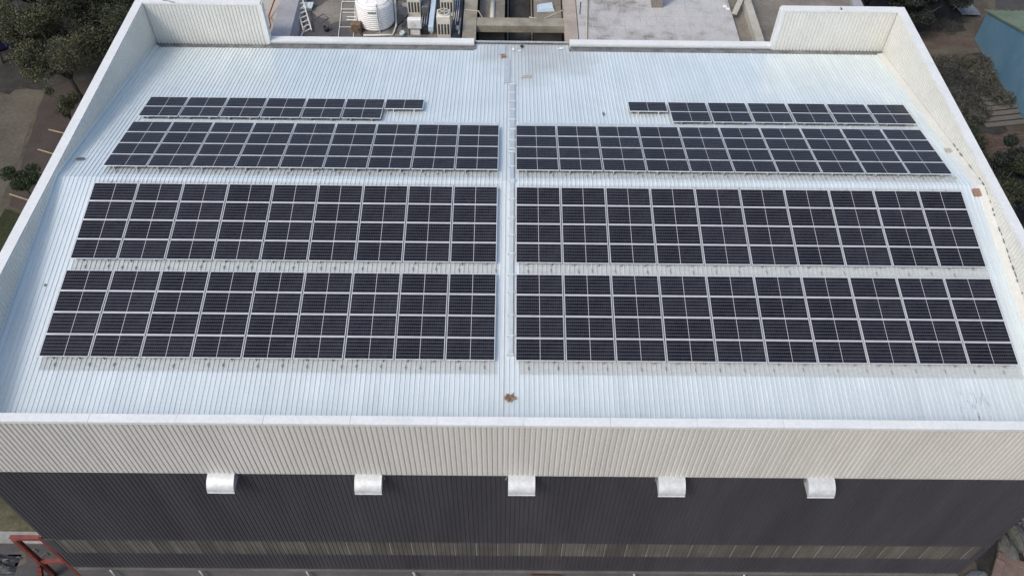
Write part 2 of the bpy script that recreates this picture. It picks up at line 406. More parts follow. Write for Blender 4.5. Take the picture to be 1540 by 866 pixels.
    def part(s, name, mat, parent, root=None, smooth=False, local=False):
        # a child mesh; world coordinates unless local
        off = (0, 0, 0) if local else base_of(parent)
        o = bpy.data.objects.new(name, s.mesh(name, mat, off, smooth))
        COL.objects.link(o)
        o.parent = parent
        return o
    def top(s, name, mat, smooth=False):
        a = np.array([tuple(v) for v in s.v])
        lo, hi = a.min(0), a.max(0)
        off = ((lo[0] + hi[0]) / 2, (lo[1] + hi[1]) / 2, lo[2])
        o = bpy.data.objects.new(name, s.mesh(name, mat, off, smooth))
        COL.objects.link(o)
        o.location = off
        return o

def base_of(o):
    v = Vector((0, 0, 0))
    while o is not None:
        v += o.location
        o = o.parent
    return v

def thing(name, label, cat, loc=(0, 0, 0), group=None):
    o = bpy.data.objects.new(name, None)
    o.empty_display_size = 0.3
    COL.objects.link(o)
    o.location = loc
    return tag(o, label, cat, group)

def tag(o, label, cat, group=None, kind=None):
    o['label'] = label
    o['category'] = cat
    if group: o['group'] = group
    if kind: o['kind'] = kind
    return o

def structure(o, label, cat, kind='structure'):
    return tag(o, label, cat, None, kind)

def jagged(pts, step=0.8, amp=0.18):
    out = []
    for i, p in enumerate(pts):
        q = pts[(i + 1) % len(pts)]
        n = max(1, int(math.dist(p, q) / step))
        for k in range(n):
            t = k / n
            out.append((p[0] + (q[0] - p[0]) * t + random.uniform(-amp, amp), p[1] + (q[1] - p[1]) * t + random.uniform(-amp, amp)))
    return out

def ground_sheet(name, pts, z, mat, label, cat, amp=0.18, step=0.8):
    mb = MB()
    q = jagged(pts, step, amp) if amp else pts
    mb.add([(x, y, GZ + z) for x, y in q], [tuple(range(len(q)))])
    o = mb.top(name, mat)
    if o.data.polygons[0].normal.z < 0: o.data.flip_normals()
    return structure(o, label, cat)

# ------------------------------------------------------------------ ground
mb = MB(); mb.quad((-400, -300, GZ), (400, -300, GZ), (400, 600, GZ), (-400, 600, GZ))
structure(mb.top('ground', M['ground']), 'bare brown earth around the warehouse', 'ground')
ground_sheet('path', [(-52, -2), (-36.0, 8), (-36.9, 12.4), (-38.2, 25.2), (-39.6, 34), (-52, 34)], 0.004, M['path'], 'dusty pale earth path left of the parking strip', 'path')
ground_sheet('parking_strip', [(-36.2, 13.6), (-28, 11.0), (-28, 40), (-39.6, 40), (-38.4, 26)], 0.008, M['parking'], 'brown tarmac parking strip along the left wall', 'pavement', 0.08)
ground_sheet('grass', [(-60, -40), (-22.5, -40), (-22.5, 13), (-30, 12.5), (-36.2, 13.4), (-36.6, 10), (-40, 2), (-50, -4), (-60, -4)], 0.012, M['grass'], 'rough dry grass left of the warehouse', 'grass')
ground_sheet('lawn', [(-36.2, 13.2), (-30, 12.2), (-23, 12), (-23, 0), (-33, 1.5), (-36.8, 6.5)], 0.016, M['lawn'], 'dark green grass at the end of the parking strip', 'grass', 0.3)
for i, (x0, y0, x1, y1) in enumerate([(-36.45, 22.28, -31.5, 20.7), (-36.45, 19.92, -31.5, 18.1), (-36.0, 17.45, -31.5, 15.9), (-36.7, 14.95, -31.5, 12.95)]):
    mb = MB()
    d = Vector((x1 - x0, y1 - y0, 0)).normalized(); n = Vector((-d.y, d.x, 0)) * 0.055
    a, b = Vector((x0, y0, GZ + 0.024)), Vector((x1, y1, GZ + 0.024))
    mb.quad(a - n, b - n, b + n, a + n)
    structure(mb.top('parking_line', M['line']), 'worn orange painted parking bay line', 'painted line')
ground_sheet('tarmac', [(-29.5, -40), (-21.9, -40), (-21.9, -11.62), (-29.5, -11.62)], 0.018, M['tarmac'], 'dark grey tarmac by the front left corner', 'pavement', 0.0)
ground_sheet('front_yard', [(-21.9, -40), (60, -40), (60, -13.35), (-21.9, -13.35)], 0.006, M['tarmac'], 'grey yard along the foot of the front wall', 'pavement', 0.0)
ground_sheet('dirt_patch', [(-26.6, -13.8), (-25.0, -13.3), (-24.6, -14.4), (-25.4, -15.6), (-26.9, -15.6)], 0.024, M['grass'], 'patch of dry grass in the tarmac', 'ground', 0.12, 0.3)
ground_sheet('dirt_patch', [(-26.3, -12.2), (-25.4, -12.0), (-25.1, -12.7), (-25.9, -13.0)], 0.026, M['path'], 'small patch of pale earth beside the red steel frame', 'ground', 0.08, 0.25)
mb = MB(); mb.box(-29.5, -21.95, -11.62, -10.98, GZ - 0.05, GZ + 0.13)
structure(mb.top('kerb', M['kerbstone']), 'pale concrete kerb by the red steel frame', 'kerb')
# right-hand side
ground_sheet('earth_bank', [(23.5, 36.6), (42, 37.4), (43, 60), (23.5, 60)], 0.004, M['dark_earth'], 'dark leaf litter behind the right rear corner', 'ground')
ground_sheet('footpath', [(24, 32.6), (42.0, 34.9), (42.0, 36.5), (24, 35.8)], 0.010, M['red_earth'], 'reddish brown earth footpath leading to the blue shed', 'path')
ground_sheet('footpath_edge', [(24, 32.2), (42.0, 34.2), (42.0, 34.85), (24, 33.1)], 0.016, M['path'], 'paler worn edge of the footpath', 'path', 0.1)
ground_sheet('scrub_ground', [(24, 18), (40.2, 23), (42.1, 28), (42.1, 34.0), (24, 32)], 0.006, M['dark_earth'], 'dark ground under the dry scrub', 'ground')
ground_sheet('brick_rubble', [(35, 19.2), (40, 18.5), (47, 18.5), (47, 23.6), (42, 23.2), (37, 22.9)], 0.012, M['brick_ground'], 'brick rubble ground by the grey planks', 'ground', 0.2)
ground_sheet('dark_soil', [(25, -14), (60, -14), (60, 18.4), (40, 18.4), (34, 19), (25, 16)], 0.008, M['dark_earth'], 'dark soil along the right wall', 'ground')
ground_sheet('lane', [(43.6, 37.8), (44.6, 37.5), (49.6, 46), (47.2, 46)], 0.014, M['path'], 'earth lane beyond the blue shed', 'path', 0.1)
ground_sheet('road', [(45.2, 39.4), (47.0, 40.0), (60, 41), (60, 60), (50, 52)], 0.020, M['tarmac'], 'grey road beyond the green roof', 'road', 0.1)

# ------------------------------------------------------------------ warehouse
T = math.tan(R(9.415)); CA = math.cos(R(9.415)); SA = math.sin(R(9.415))
RO = 0.25                       # roof valleys lie this far under the plane of the panel faces
XL, XR = -21.47, 22.92          # inner faces of the side parapets
YF, YB = -13.26, 14.45          # inner face of the front parapet, face of the back parapet
def roof_z(y, h=0.0): return -T * abs(y) - (RO - h) / CA

wh = thing('warehouse', 'large warehouse with a white ribbed roof and a charcoal front wall', 'warehouse', (0.7, 0.0, GZ))
RIB = [(0.0, 0.0), (0.128, 0.0), (0.146, 0.034), (0.172, 0.034), (0.190, 0.0)]
PITCH = 0.206
roof = None
mb = MB()
for ya, yb, lift in ((0.02, 6.9, 0.004), (6.75, 13.98, 0.0)):
    for sg in (1, -1):
        y0, y1 = (ya, yb) if sg > 0 else (ya, yb if yb < 10 else 13.24)
        mb.corr(XL + 0.02, XR - 0.02, lambda x, t, h, y0=y0, y1=y1, sg=sg, lift=lift: (x, sg * (y0 + (y1 - y0) * t), roof_z(y0 + (y1 - y0) * t, h + lift)), 1, PITCH, RIB)
roof = mb.part('roof', M['roof'], wh)
mb = MB()
mb.corr(XL + 0.02, XR - 0.02, lambda x, t, h: (x, -0.21 + 0.42 * t, roof_z(-0.21 + 0.42 * t, h + 0.010) - (0.004 if 0.1 < t < 0.9 else 0)), 6, PITCH, RIB)
mb.part('ridge_cap', M['roof'], roof)

CL = [(0.0, 0.0), (0.032, 0.0), (0.062, 0.036), (0.174, 0.036)]
CL2 = [(0.0, 0.0), (0.030, 0.0), (0.048, 0.022), (0.188, 0.022)]
# front parapet: cream sheeting hung over the charcoal wall
Z_CB, Z_TOP = -3.93, 0.10
mb = MB()
mb.corr(-21.9, 23.3, lambda x, t, h: (x, -13.52 - h, Z_TOP - (Z_TOP - Z_CB) * t), 1, PITCH, CL, 0.006)
mb.part('parapet_cladding', M['cream'], wh)
mb = MB()
mb.box(-21.86, 23.26, -13.50, YF, -4.05, Z_TOP)
mb.part('front_parapet', M['inner'], wh)
mb = MB()
XS = [-21.9 + i * (45.2 / 14) for i in range(15)]
for i in range(14):
    a, b = XS[i] + (random.uniform(0.003, 0.010) if i else -0.03), XS[i + 1] - (0.004 if i < 13 else -0.03)
    e = random.uniform(-0.006, 0.006)
    mb.box(a, b, -13.60, -13.235, Z_TOP + 0.003, 0.155 + e)
    mb.box(a, b, -13.60, -13.575, Z_TOP - 0.10, Z_TOP + 0.003)
mb.part('coping', M['coping'], wh)
# charcoal wall, split by the fibreglass strip
Z_B, Z_S0, Z_S1 = -14.40, -10.98, -12.50
for z0, z1, y in ((-3.6, Z_S0 - 0.10, -13.440), (Z_S1 + 0.02, Z_B, -13.440)):
    mb = MB()
    mb.corr(-21.78, 23.18, lambda x, t, h, z0=z0, z1=z1, y=y: (x, y - h, z0 + (z1 - z0) * t), 1, PITCH, CL2, 0.004)
    mb.part('wall', M['charcoal'], wh)
mb = MB()
mb.corr(-21.36, 22.9, lambda x, t, h: (x, -13.447 - h, Z_S0 + (Z_S1 - Z_S0) * t), 1, PITCH, CL2, 0.004)
strip = mb.part('window_strip', M['strip'], wh)
M['lap'] = mottled('pale_lap_joint', [(0.3, (0.16, 0.155, 0.14)), (0.7, (0.27, 0.265, 0.24))], 3, 0.5, 0, (1, 1, 0.3))
x = -20.9
while x < 22.6:
    mb = MB(); mb.box(x - 0.028, x + 0.028, -13.482, -13.474, Z_S1 + 0.03, Z_S0 - 0.02)
    mb.part('lap_joint', M['lap'], strip)
    x += 1.03
mb = MB()
mb.box(-21.82, 23.22, -13.43, -13.1, GZ, Z_B + 0.1)
mb.part('plinth', M['wall_grey'], wh)
mb = MB(); mb.box(-21.5, 23.0, -13.56, -13.432, Z_B - 0.12, Z_B - 0.06)
mb.part('drip_ledge', M['wall_grey'], wh)
for x in (-19.9, -15.4, -10.0, -4.6, 6.6, 12.2):
    mb = MB(); mb.tube([(x, -13.52, Z_B - 0.08), (x + 0.1, -13.62, Z_B - 0.5), (x + 0.1, -13.62, GZ)], 0.06, 8)
    mb.part('downpipe', M['pipe_grey'], wh, smooth=True)
mb = MB(); mb.box(1.3, 2.9, -13.75, -13.57, Z_B - 0.55, Z_B - 0.35)
mb.part('red_beam', M['red_steel'], wh)
for xa, xb in ((-21.80, -21.34), (22.88, 23.20)):
    mb = MB(); mb.box(xa, xb, -13.482, -13.432, Z_S1 - 0.0, Z_S0 + 0.02)
    mb.part('corner_trim', M['charcoal'], wh)
# left, right and back parapets and the walls under them
def side(x_in, x_out, name):
    mb = MB()
    lo, hi = min(x_in, x_out), max(x_in, x_out)
    mb.box(lo, hi, -13.225, 14.84, GZ, Z_TOP)
    o = mb.part(name, M['cream'], wh)
    mb = MB()
    sg = 1 if x_in > x_out else -1
    mb.corr(-13.2, 14.44, lambda y, t, h: (x_in + sg * (0.008 + h * 0.8), y, roof_z(y) + 0.02 + (Z_TOP - 0.05 - roof_z(y) - 0.02) * t), 1, PITCH, CL)
    mb.part('inner_sheeting', M['inner'], o)
    mb = MB()
    n = 5
    for i in range(n):
        a, b = -13.228 + 28.09 * i / n, -13.228 + 28.09 * (i + 1) / n - 0.008
        mb.box(lo - 0.02, hi + 0.02, a, b, Z_TOP + 0.003, 0.155 + random.uniform(-0.008, 0.008))
        mb.box(x_in + sg * 0.025 if sg > 0 else x_in - 0.045, x_in + 0.045 if sg > 0 else x_in - 0.025, a, b, Z_TOP - 0.06, Z_TOP + 0.003)
    mb.part('coping', M['coping'], o)
    mb = MB()   # folded flashing along the foot of the wall
    w = 0.24 if sg > 0 else 0.42
    for (ya, yb) in ((-13.2, 0.0), (0.0, 14.1)):
        za, zb = roof_z(ya), roof_z(yb)
        def P(x, y, z): return (x, y, z)
        for (o0, o1, h0, h1) in ((0.03, 0.05, 0.26, 0.10), (0.05, w, 0.085, 0.045), (w, w + 0.02, 0.045, 0.004)):
            x0_, x1_ = x_in + sg * o0, x_in + sg * o1
            vs = [(x0_, ya, za + h0), (x1_, ya, za + h1), (x1_, yb, zb + h1), (x0_, yb, zb + h0)]
            mb.quad(*(vs if sg > 0 else vs[::-1]))
    mb.part('flashing', M['inner'] if sg < 0 else M['roof'], o)
    return o
side(XL, -21.92, 'left_wall')
rw = side(XR, 23.34, 'right_wall')
# torn sealant along the right wall foot
y = -12.5
while y < 3.6:
    mb = MB()
    ln = random.uniform(0.05, 0.32)
    if random.random() < (0.75 if y > -7 else 0.45):
        yy = y + ln
        z = roof_z((y + yy) / 2) + 0.265
        w = random.uniform(0.012, 0.04)
        xx = XR - 0.050 - random.uniform(0, 0.05)
        mb.hexa([(xx - w, y, roof_z(y) + 0.11), (xx + w, y, roof_z(y) + 0.11), (xx + w * .6, yy, roof_z(yy) + 0.11), (xx - w * .6, yy, roof_z(yy) + 0.11),
                 (xx - w, y, roof_z(y) + 0.13), (xx + w, y, roof_z(y) + 0.13), (xx + w * .6, yy, roof_z(yy) + 0.13), (xx - w * .6, yy, roof_z(yy) + 0.13)])
        mb.part('torn_sealant', M['slate'], rw)
    y += ln + random.uniform(0.03, 0.35)
# back: high panels at both ends, low wall with a gap between
def high_back(x0, x1):
    mb = MB()
    mb.box(x0, x1, YB + 0.002, 14.838, -6.0, Z_TOP - 0.002)
    o = mb.part('rear_parapet', M['inner'], wh)
    mb = MB()
    mb.corr(x0 + 0.03, x1 - 0.03, lambda x, t, h: (x, YB - 0.006 - h, -2.62 + (Z_TOP - 0.04 + 2.62) * t), 1, PITCH, CL)
    mb.part('inner_sheeting', M['inner'], o)
    mb = MB()
    mb.box(x0 - (0.02 if x0 > 0 else 0), x1 + (0.02 if x1 < 0 else 0), YB - 0.055, 14.87, Z_TOP + 0.005, 0.158)
    mb.box(x0 - (0.02 if x0 > 0 else 0), x1 + (0.02 if x1 < 0 else 0), YB - 0.055, YB - 0.035, Z_TOP - 0.05, Z_TOP + 0.005)
    mb.part('coping', M['coping'], o)
    xe = x1 if x1 < 0 else x0
    mb = MB(); mb.box(xe - 0.11, xe + 0.11, YB - 0.05, 14.86, -2.55, Z_TOP - 0.003)
    mb.part('end_trim', M['coping'], o)
high_back(XL, -14.62)
high_back(16.12, XR)
def low_back(x0, x1, cut):
    mb = MB(); mb.box(x0, x1, YB + 0.02, 14.88, -6.0, -2.40)
    o = mb.part('low_wall', M['inner'], wh)
    mb = MB()
    mb.box(x0, cut, YB - 0.02, 14.92, -2.40, -2.34); mb.box(x0, cut, YB - 0.02, YB + 0.0, -2.46, -2.40)
    mb.box(cut + 0.006, x1, YB - 0.02, 14.92, -2.40, -2.335); mb.box(cut + 0.006, x1, YB - 0.02, YB + 0.0, -2.46, -2.40)
    mb.part('coping', M['coping'], o)
low_back(-14.50, -2.13, -8.3)
low_back(3.72, 16.0, 12.6)
GZT = roof_z(13.98) - 0.03
for x0, x1 in ((XL, -1.96), (3.78, XR)):
    mb = MB()
    mb.box(x0, x1, 13.9, YB + 0.018, GZT - 0.03, GZT)
    mb.box(x0, x1, YB - 0.012, YB + 0.018, GZT, GZT + 0.05)
    mb.part('gutter', M['gutter'], wh)
mb = MB()
mb.corr(-2.10, 3.70, lambda x, t, h: (x, 13.93 + 1.05 * t, roof_z(13.93 + 1.05 * t, h - 0.006)), 1, PITCH, RIB)
mb.part('roof_extension', M['roof'], wh)
mb = MB()
for a, b in ((-3.1, 1.0), (0.99, 4.7)):
    mb.bar((a, 15.02, -2.62), (b, 15.02, -2.64), 0.16, 0.04)
mb.tube([(-3.1, 14.98, -2.58), (0.9, 14.98, -2.585), (4.6, 14.98, -2.60)], 0.05, 8)
mb.part('rear_flashing', M['galv'], wh)
# low closing wall under the opening
mb = MB(); mb.box(-2.1, 3.70, 14.90, 15.06, -6.0, -2.70)
mb.part('closing_wall', M['wall_grey'], wh)

M['hood'] = mottled('pale_galvanised_hood', [(0.3, (0.50, 0.53, 0.545)), (0.5, (0.62, 0.645, 0.655)), (0.7, (0.74, 0.76, 0.765))], 3.2, 0.5, 0.25, None, 0.15, (22, 0.3))
# fan hoods on the front wall
hood = None
for i, cx in enumerate((-11.57, -5.56, 0.70, 6.84, 12.97)):
    names = ('leftmost', 'second from the left', 'middle', 'fourth from the left', 'rightmost')
    h = thing('exhaust_hood', 'curved galvanised exhaust hood under the cream cladding, %s of the five' % names[i], 'exhaust hood', (cx, -13.47, -4.45), 'exhaust hoods on the front wall')
    mb = MB()
    W, D, H = 0.55, 0.68, 0.53
    n = 10
    prof = [(-D * math.sin(t * math.pi / 2), H * math.cos(t * math.pi / 2)) for t in [k / n for k in range(n + 1)]]
    js = [random.uniform(-0.012, 0.012) for _ in range(70)]
    cols = 6
    v = []
    for j, (yy, zz) in enumerate(prof):
        for k in range(cols):
            w = js[(j * cols + k) % 70] if 0 < k < cols - 1 and 1 < j < n else 0
            v.append((-W + 2 * W * k / (cols - 1), yy + w, zz + w))
    f = [(j * cols + k, j * cols + k + 1, (j + 1) * cols + k + 1, (j + 1) * cols + k) for j in range(n) for k in range(cols - 1)]
    mb.add(v, [q[::-1] for q in f])
    mb.part('hood_cover', M['hood'], h, smooth=True, local=True)
    for sx in (-W + 0.004, W - 0.004):
        mb = MB()
        pr = [(sx, yy * 0.985, zz * 0.985) for yy, zz in prof] + [(sx, 0, 0)]
        mb.add(pr + [(q[0] + (0.012 if sx < 0 else -0.012), q[1], q[2]) for q in pr], [tuple(range(len(pr))), tuple(range(2 * len(pr) - 1, len(pr) - 1, -1))])
        mb.part('end_cap', M['tray'], h, local=True)
    mb = MB(); mb.box(-W - 0.006, W + 0.006, -D - 0.014, -D + 0.006, -0.05, 0.012)
    mb.part('lip', M['coping'], h, local=True)
    mb = MB(); mb.tube([(W + 0.02 if i < 2 else -W - 0.02, 0.0, 0.40), (W + 0.10 if i < 2 else -W - 0.10, -0.16, 0.28)], 0.035, 8)
    mb.part('bracket', M['slate'], h, local=True)

# ------------------------------------------------------------------ solar panels
PX = 2.12
PL, PW = 2.064, 1.040
mbf = MB()
t1 = RO - 0.03
lip, t0 = 0.026, t1 - 0.038
for sg in (-1, 1):
    mbf.box(-PL / 2, PL / 2, sg * (PW / 2 - lip / 2) - lip / 2, sg * (PW / 2 - lip / 2) + lip / 2, t0, t1)
    mbf.box(sg * (PL / 2 - lip / 2) - lip / 2, sg * (PL / 2 - lip / 2) + lip / 2, -PW / 2 + lip, PW / 2 - lip, t0, t1)
frame_me = mbf.mesh('frame', M['alu'])
mbg = MB(); mbg.box(-PL / 2 + lip, PL / 2 - lip, -PW / 2 + lip, PW / 2 - lip, t1 - 0.020, t1 - 0.006)
glass_me = mbg.mesh('cell_sheet', M['cells'])
mbr = MB(); mbr.box(-0.02, 0.02, -0.50, 0.50, 0.0, t0)
rail_me = mbr.mesh('mounting_rail', M['alu'])
mbe = MB()
mbe.box(-0.03, 0.03, -0.52, -0.46, 0.0, t0)
mbe.box(-0.05, 0.05, -0.56, -0.46, 0.0, 0.012)
foot_me = mbe.mesh('mounting_foot', M['galv'])
protos = {}
ORD = ['first', 'second', 'third', 'fourth', 'fifth', 'sixth', 'seventh', 'eighth', 'ninth', 'tenth']
def add_panel(x, s, front, label, group, foot):
    y = -s * CA if front else s * CA
    z = -s * SA
    tilt = R(9.415) if front else -R(9.415)
    nrm = Vector((0, -SA, CA)) if front else Vector((0, SA, CA))
    if not protos:
        o = thing('solar_panel', label, 'solar panel', (0, 0, 0), group)
        ch = []
        for nm, me, lx in (('frame', frame_me, 0), ('cell_sheet', glass_me, 0), ('mounting_rail', rail_me, -0.55), ('mounting_rail', rail_me, 0.55)):
            c = bpy.data.objects.new(nm, me); COL.objects.link(c); c.parent = o; c.location = (lx, 0, 0); ch.append(c)
        protos['p'] = (o, ch)
    else:
        src, chs = protos['p']
        o = src.copy(); COL.objects.link(o)
        o['label'] = label; o['group'] = group
        for c0 in chs:
            c = c0.copy(); COL.objects.link(c); c.parent = o
    if foot:
        for lx in (-0.55, 0.55):
            c = bpy.data.objects.new('mounting_foot', foot_me); COL.objects.link(c); c.parent = o; c.location = (lx, 0, 0)
    o.location = Vector((x, y, z)) - nrm * (RO - 0.03)
    o.rotation_euler = (tilt + random.gauss(0, 0.003), random.gauss(0, 0.002), random.gauss(0, 0.0006))
PY = 1.062
ARR = [  # name, front slope, start distance from the ridge, rows
    ('nearest', True, 5.377, 4), ('second', True, 0.554, 4), ('third', False, 0.645, 4), ('farthest', False, 5.455, 2)]
for nm, front, s0, rows in ARR:
    for side_ in ('left', 'right'):
        group = 'panels of the %s %s solar array' % (nm, side_)
        for r in range(rows):
            s = s0 + (r + 0.5) * (PY if rows == 4 else 1.052)
            k = (rows - 1 - r) if front else r            # 0 = row nearest the viewer
            rowname = {0: 'front row', rows - 1: 'back row'}.get(k, 'second row' if k == 1 else 'third row')
            if rows == 4:
                n = 9 if side_ == 'left' else 10
                xs = [(-0.429 - (i + 0.5) * PX) if side_ == 'left' else (0.387 + (i + 0.5) * PX) for i in range(n)]
                ref = 'the walkway'
            elif side_ == 'left':
                n = 6 if r == 0 else 7
                xs = [-19.465 + 2.133 * (i + 0.5) for i in range(n)]
                ref = 'the left parapet'
            else:
                n = 6 if r == 0 else 7
                xs = [21.67 - 2.173 * (i + 0.5) for i in range(n)]
                ref = 'the right parapet'
            for i, x in enumerate(xs):
                add_panel(x, s, front, 'solar panel %s from %s in the %s of the %s %s array' % (ORD[i], ref, rowname, nm, side_), group, k == 0)

# ------------------------------------------------------------------ cable trays and roof plates
def tray(pts, w, label, h=0.07, clips=0.95, name='cable_tray', lift=0.036):
    # covered steel tray following the roof: pts are (x, y)
    a, b = pts
    o = thing(name, label, 'cable tray', ((a[0] + b[0]) / 2, (a[1] + b[1]) / 2, roof_z((a[1] + b[1]) / 2, lift)))
    mb = MB(); cl = MB()
    segs = [a, b] if a[1] * b[1] >= 0 else [a, (a[0], 0.0), b]
    for p, q in zip(segs, segs[1:]):
        P = Vector((p[0], p[1], roof_z(p[1], lift + h / 2))); Q = Vector((q[0], q[1], roof_z(q[1], lift + h / 2)))
        mb.bar(P, Q, w, h)
        along_x = abs(q[0] - p[0]) > abs(q[1] - p[1])
        n = int((Q - P).length / clips)
        for k in range(n + 1):
            t = min(0.995, max(0.005, (k + 0.15 * random.random()) / max(n, 1)))
            c = P.lerp(Q, t)
            if not along_x:
                cl.bar(c + Vector((-w / 2 - 0.05, 0, h / 2 + 0.014)), c + Vector((w / 2 + 0.05, 0, h / 2 + 0.014)), 0.03, 0.024)
                for sx in (-1, 1):
                    cl.bar(c + Vector((sx * (w / 2 + 0.05), 0.05, -0.01)), c + Vector((sx * (w / 2 + 0.05), -0.05, -0.01)), 0.03, 0.05)
            else:
                cl.bar(c + Vector((0, -w / 2 - 0.004, h / 2 + 0.01)), c + Vector((0, w / 2 + 0.004, h / 2 + 0.01)), 0.05, 0.012)
    mb.part('tray_cover', M['tray'], o)
    if cl.v: cl.part('clip', M['coping'], o)
    return o
tray(((0.22, 9.75), (0.22, 2.75)), 0.26, 'long grey cable tray down the rear half of the central walkway')
tray(((0.21, 2.60), (0.20, -9.15)), 0.20, 'narrow grey cable tray over the ridge along the central walkway')
tray(((-0.50, 5.20), (-19.2, 5.20)), 0.20, 'flat cable tray along the far edge of the third left array', 0.045, 3.0)
tray(((0.40, 5.21), (21.2, 5.21)), 0.20, 'flat cable tray along the far edge of the third right array', 0.045, 3.0)
def plate(x0, x1, y0, y1, label):
    mb = MB()
    mb.bar(((x0 + x1) / 2, y0, roof_z(y0, 0.044)), ((x0 + x1) / 2, y1, roof_z(y1, 0.044)), x1 - x0, 0.014)
    return tag(mb.top('walkway_plate', M['tray']), label, 'metal plate', 'loose plates on the back roof')
plate(-0.60, -0.20, 13.5, 14.75, 'short grey metal plate at the opening in the back parapet')
plate(-0.27, 0.07, 9.85, 12.9, 'long blue grey metal plate lying in front of the cable tray')
# added grey strips along the array edges: shade put into colour, with small hooks
M['mesh'] = mottled('grey_shade_strip', [(0.3, (0.46, 0.505, 0.515)), (0.7, (0.56, 0.605, 0.61))], 3, 0.6, 0.0, (1, 4, 4), 0, (30, 0.35))  # 'mesh' is the grey of the painted shade strips
M['added_hook'] = mottled('added_dull_steel_hook', [(0.3, (0.20, 0.21, 0.215)), (0.7, (0.34, 0.35, 0.355))], 8, 0.6, 0.2)
def shade_strip(x0, x1, ya, yb, label):
    o = thing('shade_strip', label, 'painted shade strip', ((x0 + x1) / 2, (ya + yb) / 2, roof_z((ya + yb) / 2)), 'painted shade strips along the solar arrays')
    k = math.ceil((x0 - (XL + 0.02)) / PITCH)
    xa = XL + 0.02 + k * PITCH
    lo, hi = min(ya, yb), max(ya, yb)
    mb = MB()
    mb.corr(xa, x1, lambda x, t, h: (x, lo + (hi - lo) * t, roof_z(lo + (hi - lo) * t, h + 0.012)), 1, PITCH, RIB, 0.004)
    mb.part('mesh', M['mesh'], o)  # ribbed overlay, darker than the roof, carrying the painted shade
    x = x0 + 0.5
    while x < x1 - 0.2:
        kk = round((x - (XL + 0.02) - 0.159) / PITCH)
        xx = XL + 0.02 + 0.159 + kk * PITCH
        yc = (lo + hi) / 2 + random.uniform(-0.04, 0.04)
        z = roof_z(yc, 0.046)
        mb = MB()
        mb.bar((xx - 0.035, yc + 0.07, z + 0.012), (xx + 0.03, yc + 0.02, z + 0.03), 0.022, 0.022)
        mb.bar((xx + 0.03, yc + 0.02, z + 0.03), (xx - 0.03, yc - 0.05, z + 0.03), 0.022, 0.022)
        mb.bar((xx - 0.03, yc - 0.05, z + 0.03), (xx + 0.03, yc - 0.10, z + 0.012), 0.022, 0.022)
        mb.part('added_hook', M['added_hook'], o)
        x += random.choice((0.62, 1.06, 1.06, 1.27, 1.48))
fr = lambda s: -s * CA
shade_strip(-19.40, -0.36, fr(9.56), fr(10.10), 'grey strip of painted shade along the front edge of the nearest left array')
shade_strip(0.45, 21.72, fr(9.56), fr(10.10), 'grey strip of painted shade along the front edge of the nearest right array')
shade_strip(-19.40, -0.36, fr(4.74), fr(5.34), 'grey strip of painted shade between the nearest and second left arrays')
shade_strip(0.45, 21.72, fr(4.74), fr(5.34), 'grey strip of painted shade between the nearest and second right arrays')
shade_strip(-19.40, -0.36, fr(0.24), fr(0.58), 'grey strip of painted shade between the ridge and the second left array')
shade_strip(0.45, 21.72, fr(0.24), fr(0.58), 'grey strip of painted shade between the ridge and the second right array')
shade_strip(-19.40, -0.36, -fr(0.25), -fr(0.70), 'grey strip of painted shade between the ridge and the third left array')
shade_strip(0.45, 21.72, -fr(0.25), -fr(0.70), 'grey strip of painted shade between the ridge and the third right array')
# raised seam left of the tray
mb = MB()
for (ya, yb) in ((9.7, 0.0), (0.0, -12.6)):
    mb.bar((-0.11, ya, roof_z(ya, 0.045)), (-0.11, yb, roof_z(yb, 0.045)), 0.05, 0.03)
tag(mb.top('conduit', M['coping']), 'thin white conduit beside the central cable tray', 'conduit')

# ------------------------------------------------------------------ bits lying on the roof
def blob_sheet(name, x, y, rx, ry, mat, label, cat, lift=0.034, th=0.03, n=14, jag=0.35, tilt=0.0, rot=0.0):
    z = roof_z(y, lift)
    mb = MB(); v = []
    for k in range(n):
        t = 2 * math.pi * k / n
        q = 1 + random.uniform(-jag, jag)
        dx, dy = rx * q * math.cos(t), ry * q * math.sin(t)
        dx, dy = dx * math.cos(rot) - dy * math.sin(rot), dx * math.sin(rot) + dy * math.cos(rot)
        v.append((x + dx, y + dy, z + (y > 0) * 0 + (-T * dy if y > 0 else T * dy) + random.uniform(0, jag * 0.12)))
    top = [(a, b, c + th) for a, b, c in v] + [(x, y, z + th * 1.6)]
    f = [tuple(range(n - 1, -1, -1))] + [(k, (k + 1) % n, n + (k + 1) % n, n + k) for k in range(n)] + [(n + k, n + (k + 1) % n, 2 * n) for k in range(n)]
    mb.add(v + top, f)
    return tag(mb.top(name, mat), label, cat)
def block(name, x, y, sx, sy, sz, rot, mat, label, cat, lift=0.031):
    z = roof_z(y, lift)
    mb = MB(); mb.bev(-sx / 2, sx / 2, -sy / 2, sy / 2, 0, sz, min(sx, sy, sz) * 0.12)
    o = mb.top(name, mat)
    o.location = (x, y, z)
    o.rotation_euler = (R(9.4) if y < 0 else -R(9.4), 0, rot)
    return tag(o, label, cat)
blob_sheet('dead_leaf', 0.19, -11.03, 0.21, 0.19, M['rag'], 'brown crumpled dead leaf on the front roof below the walkway', 'dead leaf', n=19, jag=0.5)
block('brick', -0.32, 13.15, 0.28, 0.26, 0.09, 0.2, M['brick'], 'reddish brick weighing down the short metal plate', 'brick', 0.055)
blob_sheet('dead_leaf', 5.14, 6.4, 0.06, 0.17, M['slate'], 'small dark curled leaf on the back roof behind the third right array', 'dead leaf')
mbx = block('buff_tile', 0.90, 10.62, 0.24, 0.26, 0.05, 0.1, M['mortar'], 'buff broken tile right of the metal plate, the left of two', 'broken tile')
